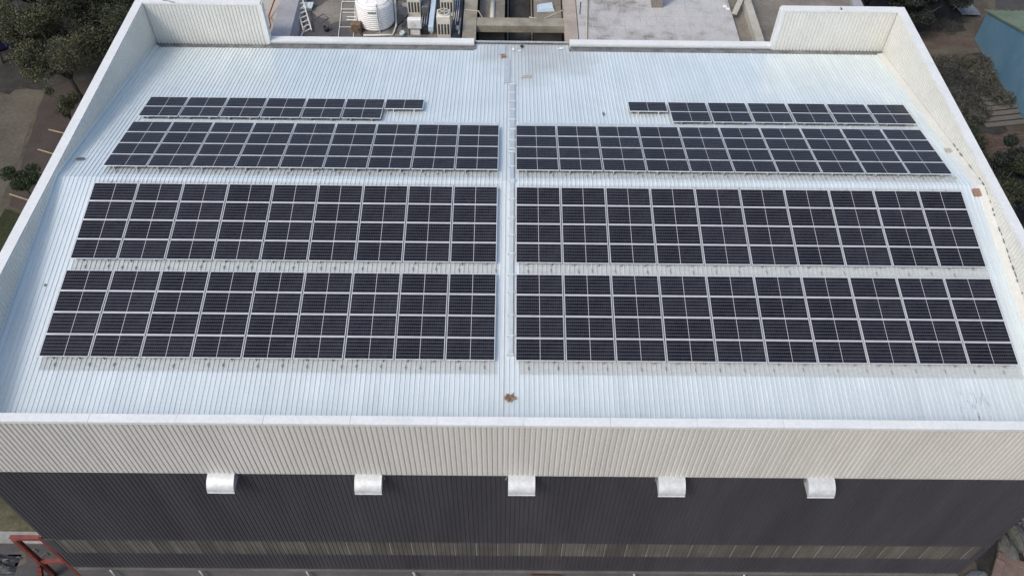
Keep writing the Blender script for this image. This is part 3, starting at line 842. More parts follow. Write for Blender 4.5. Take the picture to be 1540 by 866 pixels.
block('buff_tile', 1.18, 10.66, 0.22, 0.28, 0.05, -0.15, M['mortar'], 'buff broken tile right of the metal plate, the right of two', 'broken tile')
block('rubber_puck', 0.81, 14.5, 0.16, 0.2, 0.10, 0.5, M['black'], 'small black rubber puck on the roof in the opening of the back parapet', 'puck')
blob_sheet('paper_scrap', 0.26, 14.1, 0.07, 0.18, M['paper'], 'white scrap of paper left of the black puck', 'scrap')
blob_sheet('paper_scrap', 0.66, 13.9, 0.10, 0.07, M['paper'], 'small white scrap below the black puck', 'scrap')
blob_sheet('paper_scrap', 3.16, 14.25, 0.15, 0.10, M['paper'], 'white scrap at the end of the right low back parapet', 'scrap')
block('paving_piece', 22.42, 3.1, 0.28, 0.34, 0.06, 0.1, M['mortar'], 'pale square piece of tile by the foot of the right wall', 'broken tile')
block('brick', 22.40, -0.45, 0.34, 0.42, 0.10, 0.05, M['brick'], 'reddish brick by the foot of the right wall at the ridge', 'brick')
blob_sheet('slate_piece', -20.95, 1.48, 0.22, 0.11, M['slate'], 'dark grey flat piece near the left wall behind the ridge', 'scrap', jag=0.15)
blob_sheet('dead_leaf', 21.75, 0.6, 0.07, 0.09, M['mortar'], 'small yellowish leaf near the right wall at the ridge', 'dead leaf')
blob_sheet('roof_bolt', -20.3, -5.95, 0.05, 0.06, M['slate'], 'small dark lump on the roof left of the nearest left array', 'scrap', jag=0.2)
mb = MB(); mb.tube([(-20.3, 14.62, 0.17), (-19.95, 14.55, 0.25), (-19.85, 14.46, 0.21), (-19.55, 14.42, 0.19)], 0.016, 6)
tag(mb.top('bent_wire', M['slate'], True), 'thin dark bent wire on the left rear coping', 'wire')
mb = MB(); mb.tube([(19.55, 14.48, 0.16), (19.5, 14.44, 0.26), (19.42, 14.5, 0.30)], [0.045, 0.04, 0.02], 8)
tag(mb.top('bracket_stub', M['slate'], True), 'small dark stub standing on the right rear coping', 'bracket')

# ------------------------------------------------------------------ building behind
NZ = -3.3
M['joint'] = mottled('faint_tile_joint', [(0.35, (0.27, 0.265, 0.255)), (0.6, (0.46, 0.46, 0.455))], 1.3, 0.9)
nb = thing('concrete_building', 'neighbouring concrete building with a cluttered flat roof behind the warehouse', 'building', (0, 25, GZ))
mb = MB(); mb.box(-14.4, -9.45, 15.02, 38, GZ, NZ); mb.part('terrace_deck', M['concrete_dark'], nb)
M['concrete_grime'] = mottled('grimy_grey_brown_concrete', [(0.3, (0.08, 0.074, 0.067)), (0.5, (0.17, 0.16, 0.145)), (0.7, (0.31, 0.295, 0.27))], 0.9, 0.85, 0, None, 0.2, (7, 0.5))
mb = MB(); mb.box(-9.45, -3.05, 15.02, 38, GZ, NZ); mb.part('terrace_deck', M['concrete_grime'], nb)
mb = MB(); mb.add([(x, y, NZ + 0.004) for x, y in jagged([(-13.0, 19.2), (-11.4, 17.9), (-9.9, 18.1), (-9.8, 19.8), (-10.6, 21.3), (-12.0, 20.6)], 0.4, 0.14)], [tuple(range(len(jagged([(-13.0, 19.2), (-11.4, 17.9), (-9.9, 18.1), (-9.8, 19.8), (-10.6, 21.3), (-12.0, 20.6)], 0.4, 0.0))))])
mb.part('dry_patch', M['concrete_brown'], nb)
mb = MB(); mb.box(4.45, 14.66, 15.02, 38, GZ, NZ); mb.part('terrace_deck', M['concrete_light'], nb)
for k in range(9):
    mb = MB(); xx = 5.4 + k * 1.05
    mb.box(xx - 0.018, xx + 0.018, 15.05, 30, NZ - 0.02, NZ + 0.003); mb.part('tile_joint', M['joint'], nb)
for k in range(7):
    mb = MB(); yy = 15.9 + k * 1.05
    mb.box(4.5, 14.6, yy - 0.018, yy + 0.018, NZ - 0.02, NZ + 0.0015); mb.part('tile_joint', M['joint'], nb)
mb = MB(); mb.box(-18.5, -14.45, 15.1, 38, GZ, NZ - 0.05); mb.part('side_deck', M['concrete_cream'], nb)
mb = MB(); mb.hexa([(-15.0, 15.1, NZ), (-13.3, 15.1, NZ), (-13.65, 30, NZ), (-15.3, 30, NZ), (-14.7, 15.1, NZ + 0.75), (-13.55, 15.1, NZ + 0.65), (-13.95, 30, NZ + 0.65), (-15.0, 30, NZ + 0.75)])
mb.part('upstand_wall', M['lavender'], nb)
mb = MB(); mb.box(-3.05, 4.45, 15.08, 38, GZ, -6.3); mb.part('pit_floor', M['pit'], nb)
for x0, x1, mt in ((-2.96, -2.10, 'concrete_olive'), (3.56, 4.40, 'concrete_pink')):
    mb = MB(); mb.box(x0, x1, 15.09, 36, -3.75, NZ + 0.08); mb.part('roof_beam', M[mt], nb)
mb = MB(); mb.box(-2.098, 3.558, 17.75, 18.68, -3.75, NZ + 0.03); mb.part('roof_beam', M['concrete_olive'], nb)
mb = MB(); mb.box(-1.95, -0.6, 15.3, 17.2, -5.0, -4.6); mb.part('pit_slab', M['concrete_brown'], nb)
mb = MB(); mb.box(0.05, 1.45, 15.15, 30, -6.28, -5.4); mb.part('pit_slab', M['pit'], nb)
for x in (-0.08, 1.56):
    mb = MB(); mb.box(x - 0.05, x + 0.05, 15.12, 30, -5.42, -5.30); mb.part('pit_rim', M['concrete_brown'], nb)
mb = MB(); mb.box(1.75, 3.5, 15.2, 17.7, -5.9, -5.2); mb.part('pit_slab', M['lavender'], nb)
mb = MB(); mb.box(1.70, 3.54, 18.8, 30, -5.9, -4.3); mb.part('pit_slab', M['concrete_brown'], nb)
mb = MB(); mb.box(-2.0, -0.3, 18.75, 30, -5.9, -4.2); mb.part('pit_slab', M['concrete_brown'], nb)
mb = MB(); mb.box(9.44, 10.15, 20.1, 20.8, NZ, NZ + 2.6); mb.part('column_stub', M['concrete_brown'], nb)
mb = MB(); mb.box(14.70, 15.62, 15.08, 38, GZ, NZ - 0.35); mb.part('ledge', M['concrete_brown'], nb)
mb = MB(); mb.box(15.64, 16.15, 15.9, 38, GZ, NZ + 0.15); mb.part('boundary_wall', M['concrete_cream'], nb)
mb = MB(); mb.box(16.17, 24.2, 19.0, 38, GZ, -5.2); mb.part('lower_roof', M['concrete_brown'], nb)
mb = MB(); mb.box(16.17, 24.0, 15.08, 18.98, GZ, -6.9); mb.part('lower_ledge', M['pit'], nb)
mb = MB(); mb.box(24.22, 24.9, 19.0, 38, GZ, -4.9); mb.part('edge_wall', M['lavender'], nb)

# water tank
tk = thing('water_tank', 'white ribbed cylindrical water tank on the terrace', 'water tank', (-8.55, 18.05, NZ))
mb = MB()
prof = [(1.05, 0.0), (1.12, 0.06)]
nr = 11
for k in range(nr):
    z = 0.10 + 1.55 * k / nr
    prof += [(1.125, z), (1.16, z + 0.03), (1.16, z + 0.085), (1.125, z + 0.115)]
prof += [(1.12, 1.67), (1.06, 1.74)]
mb.lathe(prof, (0, 0, 0), 48); mb.part('tank_body', M['tank'], tk, local=True)
mb = MB()
mb.lathe([(1.07, 1.73), (1.0, 1.80), (0.75, 1.90), (0.45, 1.98), (0.44, 2.06), (0.40, 2.10)], (0, 0, 0), 40)
mb.part('tank_lid', M['tank'], tk, smooth=True, local=True)
for t in (0, 45, 90, 135, 180, 225, 270, 315):
    mb = MB(); c_, s_ = math.cos(R(t + 20)), math.sin(R(t + 20))
    mb.bar((0.46 * c_, 0.46 * s_, 1.98), (1.0 * c_, 1.0 * s_, 1.81), 0.10, 0.06); mb.part('lid_rib', M['tank'], tk, local=True)
mb = MB()
xx = -0.24
for w, h in ((0.05, 0.10), (0.06, 0.07), (0.05, 0.09), (0.07, 0.10), (0.06, 0.08), (0.06, 0.10)):
    a = -math.pi / 2 + xx / 1.16
    cx_, cy_ = 1.160 * math.cos(a), 1.160 * math.sin(a)
    mb.bar((cx_, cy_, 1.32), (cx_, cy_, 1.32 + h), w, 0.02, (math.cos(a), math.sin(a), 0)); xx += w + 0.03
mb.part('maker_mark', M['black'], tk, local=True)
mb = MB(); mb.tube([(0.28, -0.95, 1.84), (0.32, -1.16, 1.72), (0.33, -1.20, 1.0), (0.36, -1.19, 0.05), (0.36, -1.35, 0.03)], 0.035, 8)
mb.part('overflow_pipe', M['pipe_grey'], tk, smooth=True, local=True)
def pipe(pts, r, mat, label, name='water_pipe', cat='pipe', group=None, n=8):
    mb = MB(); mb.tube(pts, r, n)
    return tag(mb.top(name, M[mat], True), label, cat, group)
pipe([(-10.25, 21.5, NZ + 0.07), (-9.75, 17.3, NZ + 0.07), (-9.70, 16.9, NZ + 0.07)], 0.06, 'pipe_cream', 'cream pipe running left of the white water tank')
pipe([(-7.72, 22.0, NZ + 0.10), (-7.22, 17.5, NZ + 0.10), (-7.35, 16.52, NZ + 0.07), (-9.2, 16.45, NZ + 0.07)], 0.065, 'pipe_cream', 'cream pipe bending round the right of the white water tank')
mb = MB(); mb.bev(-9.98, -9.35, 16.75, 17.25, NZ, NZ + 0.62, 0.04)
pb = thing('pump', 'rusty brown pump block at the left foot of the water tank', 'pump', (-9.65, 17.0, NZ))
mb.part('pump_body', M['rust'], pb)
mb = MB(); mb.tube([(-9.5, 16.72, NZ + 0.3), (-9.5, 16.55, NZ + 0.3), (-9.3, 16.5, NZ + 0.06), (-8.9, 16.55, NZ + 0.05)], 0.04, 8); mb.part('outlet_pipe', M['black'], pb, smooth=True)

# ladders and racks
def ladder(name, p0, p1, across, w, nrung, r, mat, label, wheels=False):
    p0, p1, a = Vector(p0), Vector(p1), Vector(across).normalized()
    o = thing(name, label, 'ladder' if 'ladder' in name else 'rack', p1)
    for sg in (-1, 1):
        mb = MB(); mb.bar(p0 + a * sg * w / 2, p1 + a * sg * w / 2, r * 2, r * 2.6); mb.part('rail', M[mat], o)
    for k in range(nrung):
        c = p0.lerp(p1, (k + 0.6) / nrung)
        mb = MB(); mb.bar(c - a * w / 2, c + a * w / 2, r * 1.7, r * 1.5); mb.part('rung', M[mat], o)
    return o
ladder('ladder', (-14.35, 21.5, NZ + 0.85), (-12.75, 16.75, NZ + 0.06), (0.9, 0.28, 0.3), 0.50, 12, 0.035, 'pipe_cream', 'pale ladder leaning on the grey upstand wall of the terrace')
pipe([(-15.1, 21.8, NZ + 0.85), (-15.55, 18.4, NZ + 0.1), (-14.9, 16.4, NZ + 0.76), (-14.85, 15.2, NZ + 0.76)], 0.045, 'red_hose', 'red hose lying left of the grey upstand wall', 'hose', 'hose')
pipe([(-12.95, 17.6, NZ + 0.06), (-13.1, 16.2, NZ + 0.06), (-13.15, 15.3, NZ + 0.06)], 0.07, 'pipe_grey', 'grey pipe at the foot of the ladder')
rk = thing('steel_rack', 'thin white steel rack lying flat left of the water tank', 'rack', (-10.4, 18.5, NZ))
for sg in (0, 1):
    mb = MB(); mb.bar((-11.15 + 0.85 * sg, 21.5, NZ + 0.05), (-10.75 + 0.95 * sg, 16.2, NZ + 0.05), 0.035, 0.035); mb.part('rail', M['white'], rk)
for yy, w, sh in ((17.35, 0.03, 0), (18.15, 0.09, 0.2), (18.5, 0.09, 0.2), (19.0, 0.05, 0.05), (19.4, 0.06, 0), (20.3, 0.06, 0)):
    t = (21.5 - yy) / 5.3
    xa = -11.15 + 0.4 * t; xb = xa + 0.85 + 0.1 * t
    mb = MB(); mb.bar((xa + sh * 2, yy, NZ + 0.07), (xb + sh, yy, NZ + 0.07), w, 0.03); mb.part('crossbar', M['white'], rk)
bx = thing('plastic_crate', 'pale teal plastic crate on the dark terrace floor', 'crate', (-13.25, 19.45, NZ))
mb = MB(); mb.hexa([(-13.6, 19.1, NZ), (-12.95, 19.2, NZ), (-12.9, 19.75, NZ), (-13.5, 19.75, NZ), (-13.66, 19.0, NZ + 0.3), (-12.85, 19.1, NZ + 0.3), (-12.82, 19.82, NZ + 0.3), (-13.55, 19.82, NZ + 0.3)])
mb.part('crate_body', M['teal'], bx)
mb = MB(); mb.box(-13.45, -13.0, 19.25, 19.65, NZ + 0.302, NZ + 0.33); mb.part('crate_lid', M['white'], bx)
pt = thing('potted_plant', 'dark leafy potted plant at the far left of the terrace', 'plant', (-13.3, 21.6, NZ))
mb = MB(); mb.lathe([(0.16, 0), (0.24, 0.35), (0.26, 0.36)], (0, 0, 0), 14); mb.part('pot', M['rust'], pt, local=True)

# air conditioners
def tall_ac(x, y, label, h=1.55, slot_shift=0.0):
    o = thing('air_conditioner', label, 'air conditioner', (x, y, NZ), 'tall ivory air conditioners on the terrace')
    W, D = 0.42, 0.42
    mb = MB(); mb.bev(-W, W, -D, D, 0.03, h, 0.025); body = mb.part('cabinet', M['ivory'], o, local=True)
    mb = MB(); mb.lathe([(0.40, h), (0.40, h + 0.09), (0.37, h + 0.10)], (0, 0, 0), 28); ring = mb.part('fan_ring', M['ivory'], o, local=True)
    mb = MB(); mb.lathe([(0.34, h + 0.101), (0.33, h + 0.106)], (0, 0, 0), 28); mb.part('fan_grille', M['fan'], o, local=True)
    for k in range(5):
        mb = MB(); t = R(72 * k)
        mb.bar((0.05 * math.cos(t), 0.05 * math.sin(t), h + 0.115), (0.32 * math.cos(t), 0.32 * math.sin(t), h + 0.115), 0.045, 0.012); mb.part('grille_bar', M['ivory'], o, local=True)
    for k in range(4):
        xx = -0.29 + 0.193 * k
        mb = MB(); mb.box(xx - 0.062, xx + 0.062, -D - 0.006, -D + 0.02, 0.30 + slot_shift, 1.02 + slot_shift); mb.part('louvre', M['slot'], o, local=True)
    for sx in (-0.3, 0.3):
        mb = MB(); mb.box(sx - 0.06, sx + 0.06, -D, D, 0.0, 0.03); mb.part('foot', M['slot'], o, local=True)
    return o
tall_ac(-4.08, 16.72, 'tall ivory air conditioner with four dark louvres, nearest the low back parapet')
tall_ac(-4.02, 19.2, 'tall ivory air conditioner standing behind another one, right of the blue duct', 1.5)
tall_ac(-6.12, 19.0, 'tall ivory air conditioner behind the small white one', 1.55, 0.1)
tall_ac(-5.95, 22.3, 'ivory air conditioner farthest back on the terrace', 1.55)
ac = thing('split_air_conditioner', 'small white air conditioner on a dark stand near the parapet', 'air conditioner', (-5.92, 16.75, NZ))
mb = MB(); mb.bev(-6.36, -5.50, 16.6, 16.95, NZ + 0.50, NZ + 1.12, 0.03); cab = mb.part('cabinet', M['white'], ac)
mb = MB(); mb.tube([(-6.06, 16.605, NZ + 0.80), (-6.06, 16.575, NZ + 0.80)], 0.20, 20); mb.part('fan_grille', M['pipe_cream'], ac)
for sx in (-6.3, -5.56):
    for sy in (16.63, 16.92):
        mb = MB(); mb.bar((sx, sy, NZ), (sx, sy, NZ + 0.5), 0.04, 0.04); mb.part('leg', M['black'], ac)
mb = MB(); mb.bar((-6.3, 16.63, NZ + 0.48), (-5.56, 16.63, NZ + 0.48), 0.04, 0.04); mb.part('crossbar', M['black'], ac)
mb = MB(); mb.bev(-6.26, -5.6, 16.68, 16.9, NZ, NZ + 0.4, 0.03)
tag(mb.top('white_box', M['white']), 'white box under the small air conditioner', 'box')
# blue duct, dark plant between the units
dk = thing('air_duct', 'long pale blue air duct running back over the terrace', 'duct', (-4.95, 20, NZ))
mb = MB(); mb.box(-5.08, -4.78, 16.6, 25, NZ + 0.30, NZ + 0.62); mb.part('duct_body', M['duct'], dk)
for yy in (16.9, 19.5, 22.5):
    mb = MB(); mb.box(-5.02, -4.84, yy - 0.05, yy + 0.05, NZ, NZ + 0.30); mb.part('support', M['white'], dk)
er = thing('heat_exchanger', 'black heat exchanger with pipes between the air conditioners', 'heat exchanger', (-5.4, 18, NZ))
mb = MB(); mb.box(-5.62, -5.14, 16.7, 19.2, NZ + 0.02, NZ + 0.35); mb.part('base_frame', M['black'], er)
mb = MB(); mb.bev(-5.66, -5.16, 18.6, 19.4, NZ + 0.351, NZ + 0.8, 0.05); mb.part('motor_box', M['slate'], er)
for k in range(3):
    mb = MB(); mb.tube([(-5.54 + 0.14 * k, 18.5, NZ + 0.40), (-5.54 + 0.14 * k, 16.9 + 0.1 * k, NZ + 0.40)], 0.025, 6); mb.part('pipe', M['pipe_grey'], er, smooth=True)
pr = thing('pipe_rack', 'black rack of grey pipes beside the olive concrete beam', 'pipe rack', (-3.35, 18.2, NZ))
mb = MB(); mb.box(-3.62, -3.07, 15.8, 21.5, NZ + 0.01, NZ + 0.22); mb.part('rack_base', M['black'], pr)
for k, (ya, yb) in enumerate(((18.0, 21.6), (17.4, 21.9), (17.8, 21.4), (16.4, 18.2))):
    mb = MB(); xx = -3.55 + 0.13 * k
    mb.tube([(xx, ya, NZ + 0.27), (xx + 0.04, yb, NZ + 0.27)], 0.035, 8); mb.part('pipe', M['pipe_grey'], pr, smooth=True)
mb = MB(); mb.tube([(-3.25, 16.9, NZ + 0.22), (-3.25, 16.9, NZ + 0.5)], 0.13, 12); mb.part('valve', M['pipe_grey'], pr, smooth=True)
# scrap between tank and units: separate bars
sc_pts = [((-7.1, 17.7), (-6.5, 18.9)), ((-7.0, 18.8), (-6.4, 17.6)), ((-6.95, 17.3), (-6.55, 18.3)), ((-6.8, 17.2), (-6.75, 18.2)), ((-7.1, 19.6), (-6.6, 19.1)), ((-7.15, 18.3), (-6.45, 18.5)), ((-6.6, 19.9), (-6.9, 21.2)), ((-7.2, 20.1), (-7.0, 21.4))]
for k, (a, b) in enumerate(sc_pts):
    mb = MB(); z = NZ + 0.04 + 0.055 * k
    mb.bar((*a, z), (*b, z + 0.02), 0.06, 0.05)
    tag(mb.top('scrap_bar', M['slate' if k % 3 else 'black']), 'dark scrap iron bar in the heap right of the water tank', 'scrap bar', 'scrap bars right of the tank')
mb = MB(); mb.bev(-7.0, -6.45, 19.35, 19.8, NZ, NZ + 0.35, 0.03)
tag(mb.top('grey_box', M['lavender']), 'grey metal box behind the heap of scrap bars', 'box')
# loose things between the tank and the beam
def bucket(x, y, r, h, mat, label):
    o = thing('bucket', label, 'bucket', (x, y, NZ))
    mb = MB(); mb.lathe([(r * 0.8, 0), (r, h), (r * 0.94, h), (r * 0.76, 0.03)], (0, 0, 0), 16); mb.part('bucket_body', M[mat], o, smooth=True, local=True)
    mb = MB(); mb.tube([(-r, 0, h), (-r * 0.5, 0.05, h + 0.06), (r * 0.5, 0.05, h + 0.06), (r, 0, h)], 0.012, 6); mb.part('handle', M['slate'], o, local=True)
bucket(-6.75, 16.55, 0.17, 0.30, 'teal', 'pale teal bucket in front of the scrap heap by the parapet')
bucket(-11.6, 17.0, 0.18, 0.32, 'black', 'black bucket on the dark floor between ladder and rack')
pipe([(-7.25, 16.3, NZ + 0.05), (-6.6, 16.25, NZ + 0.05), (-5.4, 16.35, NZ + 0.05), (-4.7, 16.2, NZ + 0.05)], 0.035, 'black', 'black hose lying along the foot of the air conditioners', 'hose', 'hose')
pipe([(-6.7, 20.6, NZ + 0.05), (-6.75, 22.5, NZ + 0.08), (-6.3, 23.2, NZ + 0.05)], 0.05, 'pipe_grey', 'grey pipe behind the scrap heap')
pipe([(-12.6, 18.2, NZ + 0.03), (-12.1, 18.9, NZ + 0.03), (-11.7, 18.4, NZ + 0.03), (-12.1, 17.9, NZ + 0.03), (-12.5, 18.3, NZ + 0.05)], 0.03, 'slate', 'coil of dark cable on the terrace floor by the crate', 'cable_coil', 'cable')
for k, (xx, yy, sx, sy, h, mt, lb) in enumerate(((-7.25, 20.9, 0.3, 0.25, 0.5, 'rust', 'rusty iron box behind the scrap heap'), (-6.85, 21.9, 0.28, 0.3, 0.4, 'pipe_cream', 'cream control box standing behind the rusty one'), (-5.35, 20.6, 0.22, 0.3, 0.6, 'slate', 'dark grey cabinet behind the heat exchanger'), (-11.9, 21.3, 0.35, 0.2, 0.3, 'slate', 'dark box at the back of the wet terrace floor'))):
    mb = MB(); mb.bev(xx - sx, xx + sx, yy - sy, yy + sy, NZ + 0.005, NZ + h, 0.03)
    tag(mb.top('metal_box', M[mt]), lb, 'box')
for k, (a, b, lb) in enumerate((((-7.3, 16.9), (-6.55, 17.15), 'short pale timber lath lying before the scrap heap'), ((-12.3, 16.2), (-11.2, 16.5), 'short timber lath on the dark floor near the ladder'), ((-9.2, 20.0), (-7.9, 20.6), 'long timber lath behind the water tank'))):
    mb = MB(); mb.bar((*a, NZ + 0.03), (*b, NZ + 0.03), 0.09, 0.05)
    tag(mb.top('timber_lath', M['timber_grey']), lb, 'lath')
# pit clutter
pipe([(-1.15, 19.1, -4.15), (-1.12, 22, -4.15)], 0.16, 'pipe_cream', 'thick cream pipe standing behind the concrete cross beam', n=14)
blob = MB(); blob.bev(-1.75, -1.25, 18.75, 19.0, -4.19, -4.02, 0.03)
tag(blob.top('red_valve', M['red_hose']), 'small red valve behind the concrete cross beam', 'valve')
pipe([(-2.9, 19.4, NZ + 0.12), (-2.0, 19.3, NZ + 0.10), (-1.6, 19.0, NZ - 0.5), (-0.9, 19.1, -4.1)], 0.04, 'mortar', 'buff rope draped over the olive beam', 'rope', 'rope')
pipe([(1.3, 18.72, NZ + 0.06), (2.2, 18.9, -3.5), (3.0, 19.4, -3.4), (3.6, 19.5, NZ + 0.12)], 0.04, 'mortar', 'buff rope hanging from the pinkish beam', 'rope', 'rope')
mb = MB(); mb.bev(2.0, 2.3, 19.2, 19.45, -4.29, -4.05, 0.03); tag(mb.top('white_block', M['white']), 'small pale block lying under the buff rope', 'block')
mb = MB(); mb.hexa([(1.9, 21.0, -4.29), (3.1, 21.1, -4.29), (3.0, 21.9, -4.29), (1.9, 21.8, -4.29), (2.0, 21.1, -4.12), (3.0, 21.2, -4.08), (2.9, 21.8, -4.02), (2.0, 21.7, -4.12)])
tag(mb.top('tarpaulin', M['duct']), 'pale blue folded tarpaulin behind the pit', 'tarpaulin')
pipe([(5.32, 22.0, NZ + 0.08), (5.05, 18.5, NZ + 0.09), (4.86, 15.6, NZ + 0.07)], 0.055, 'mortar', 'long bamboo pole lying beside the pinkish beam', 'bamboo_pole', 'pole')
pipe([(4.75, 20.6, NZ + 0.04), (4.62, 19.2, NZ + 0.04)], 0.03, 'slate', 'short dark rod between the pinkish beam and the bamboo pole', 'iron_rod', 'rod')
mb = MB(); mb.bar((14.78, 19.35, NZ + 0.06), (15.95, 22.0, NZ + 0.45), 0.34, 0.07)
tag(mb.top('plank', M['concrete_cream']), 'pale plank leaning across the terrace edge and the boundary wall', 'plank')
for k, (xx, yy) in enumerate(((14.35, 20.3), (14.5, 20.0))):
    mb = MB(); mb.bev(xx - 0.14, xx + 0.1, yy - 0.1, yy + 0.12, NZ, NZ + 0.08, 0.02)
    tag(mb.top('paper_scrap', M['paper']), 'white scrap by the pale plank at the terrace edge, the %s one' % ('farther', 'nearer')[k], 'scrap')

# ------------------------------------------------------------------ red steel frame, front left
rf = thing('red_gantry', 'red oxide steel frame standing at the front left corner', 'steel frame', (-22.8, -13.2, GZ))
def ibeam(mb, p, q, w, h, upv=(0, 0, 1)):
    p, q, u = Vector(p), Vector(q), Vector(upv)
    d = (q - p).normalized(); a = d.cross(u).normalized(); b = a.cross(d)
    for sg in (-1, 1): mb.bar(p + b * sg * (h / 2 - 0.012), q + b * sg * (h / 2 - 0.012), w, 0.024, tuple(b))
    mb.bar(p, q, 0.02, h - 0.05, tuple(b))
for nm, p, q in (('post', (-23.36, -13.3, -11.32), (-23.36, -13.3, GZ)), ('post', (-21.98, -13.3, -11.0), (-21.98, -13.3, GZ)),
                 ('beam', (-23.5, -13.3, -11.18), (-22.09, -13.3, -11.18)), ('beam', (-23.26, -13.3, -14.05), (-22.09, -13.3, -14.05)),
                 ('brace', (-23.38, -13.45, -14.25), (-23.95, -13.6, GZ))):
    mb = MB(); ibeam(mb, p, q, 0.20, 0.22, (0, 1, 0) if nm in ('post', 'brace') else (0, 0, 1)); mb.part(nm, M['red_steel'], rf)
# black tarp and pale sheet on the tarmac
def crumple(name, x, y, rx, ry, h, mat, label, cat, n=14, z=GZ + 0.026):
    mb = MB(); v, f = [], []
    for j in range(n + 1):
        for i in range(n + 1):
            u, w = i / n * 2 - 1, j / n * 2 - 1
            rr = math.sqrt(u * u + w * w)
            k = 1 + 0.25 * math.sin(5 * math.atan2(w, u) + x)
            e = max(0.0, 1 - (rr / k) ** 2)
            v.append((x + u * rx, y + w * ry, z + h * e * random.uniform(0.35, 1.0)))
    for j in range(n):
        for i in range(n): f.append((j * (n + 1) + i, j * (n + 1) + i + 1, (j + 1) * (n + 1) + i + 1, (j + 1) * (n + 1) + i))
    mb.add(v, f)
    return tag(mb.top(name, mat), label, cat)
crumple('tarpaulin', -26.6, -12.75, 1.1, 0.55, 0.35, M['black'], 'black crumpled tarpaulin on the tarmac by the frame edge', 'tarpaulin')
sh = MB(); sh.hexa([(-27.9, -14.6, GZ + 0.03), (-26.3, -14.5, GZ + 0.03), (-26.2, -13.6, GZ + 0.03), (-27.6, -13.5, GZ + 0.03), (-27.9, -14.6, GZ + 0.10), (-26.3, -14.5, GZ + 0.10), (-26.2, -13.6, GZ + 0.10), (-27.6, -13.5, GZ + 0.10)])
tag(sh.top('metal_sheet', M['steel_blue']), 'pale bluish metal sheet on the ground below the black tarpaulin', 'metal sheet')
for k, (xx, yy, ln) in enumerate(((-25.2, -12.1, 0.5), (-24.4, -12.3, 0.35), (-25.8, -12.5, 0.4))):
    pipe([(xx, yy, GZ + 0.05), (xx + ln * 0.5, yy + 0.15, GZ + 0.09), (xx + ln, yy + 0.05, GZ + 0.05)], 0.035, 'slate', 'short dark stick lying near the red steel frame', 'stick', 'stick', 'sticks near the red frame', 5)

# ------------------------------------------------------------------ rubble, front right
def rock(name, x, y, rx, ry, rz, rot, mat, label, cat, z=GZ):
    mb = MB(); v, f = [], []
    nu, nv = 14, 8
    ph = random.uniform(0, 6)
    for j in range(nv + 1):
        la = math.pi * (j / nv - 0.5)
        for i in range(nu):
            lo = 2 * math.pi * i / nu
            k = 1 + 0.16 * math.sin(3 * lo + ph) * math.cos(la) + random.uniform(-0.09, 0.09)
            px, py, pz = rx * k * math.cos(la) * math.cos(lo), ry * k * math.cos(la) * math.sin(lo), rz * k * math.sin(la)
            v.append((x + px * math.cos(rot) - py * math.sin(rot), y + px * math.sin(rot) + py * math.cos(rot), z + rz * 0.75 + pz))
    for j in range(nv):
        for i in range(nu): f.append((j * nu + i, j * nu + (i + 1) % nu, (j + 1) * nu + (i + 1) % nu, (j + 1) * nu + i))
    mb.add(v, f)
    return tag(mb.top(name, mat), label, cat)
rock('boulder', 26.85, -11.6, 0.45, 0.8, 0.45, 0.15, M['stone'], 'grey green boulder lying nearest the terracotta slabs', 'boulder')
rock('boulder', 27.6, -10.9, 0.42, 0.9, 0.45, 0.1, M['stone'], 'grey green boulder behind the other one at the right edge', 'boulder')
rock('stone', 25.5, -10.75, 0.14, 0.2, 0.12, 0.4, M['paper'], 'small white stone by the front right corner', 'stone')
def slab(x, y, sx, sy, th, rot, tx, ty, mat, label, z):
    mb = MB(); mb.bev(-sx / 2, sx / 2, -sy / 2, sy / 2, -th / 2, th / 2, 0.02)
    o = mb.top('stone_slab', mat); o.location = (x, y, z); o.rotation_euler = (tx, ty, rot)
    return tag(o, label, 'stone slab')
slab(27.0, -13.3, 1.9, 1.5, 0.10, -0.35, 0.03, 0.05, M['terracotta'], 'large flat terracotta slab in the front right corner', GZ + 0.16)
slab(25.95, -12.75, 0.45, 1.15, 0.22, -0.55, 0.05, 0.0, M['terracotta'], 'narrow upright terracotta slab left of the large one', GZ + 0.24)
slab(26.85, -12.30, 1.5, 0.38, 0.24, -0.42, 0.0, 0.05, M['terracotta'], 'long thick terracotta slab behind the large flat one', GZ + 0.24)
slab(28.3, -12.4, 1.2, 1.4, 0.10, 0.1, 0.05, 0.1, M['terracotta'], 'terracotta slab at the right edge below the boulders', GZ + 0.16)
crumple('rubber_sheet', 28.7, -9.9, 1.3, 1.3, 0.5, M['black'], 'black rubber sheet heaped behind the boulders', 'rubber sheet', 12, GZ + 0.012)
rock('boulder', 24.6, -13.2, 0.9, 0.35, 0.2, 0.5, M['slate'], 'low dark boulder against the right end of the front wall', 'boulder')

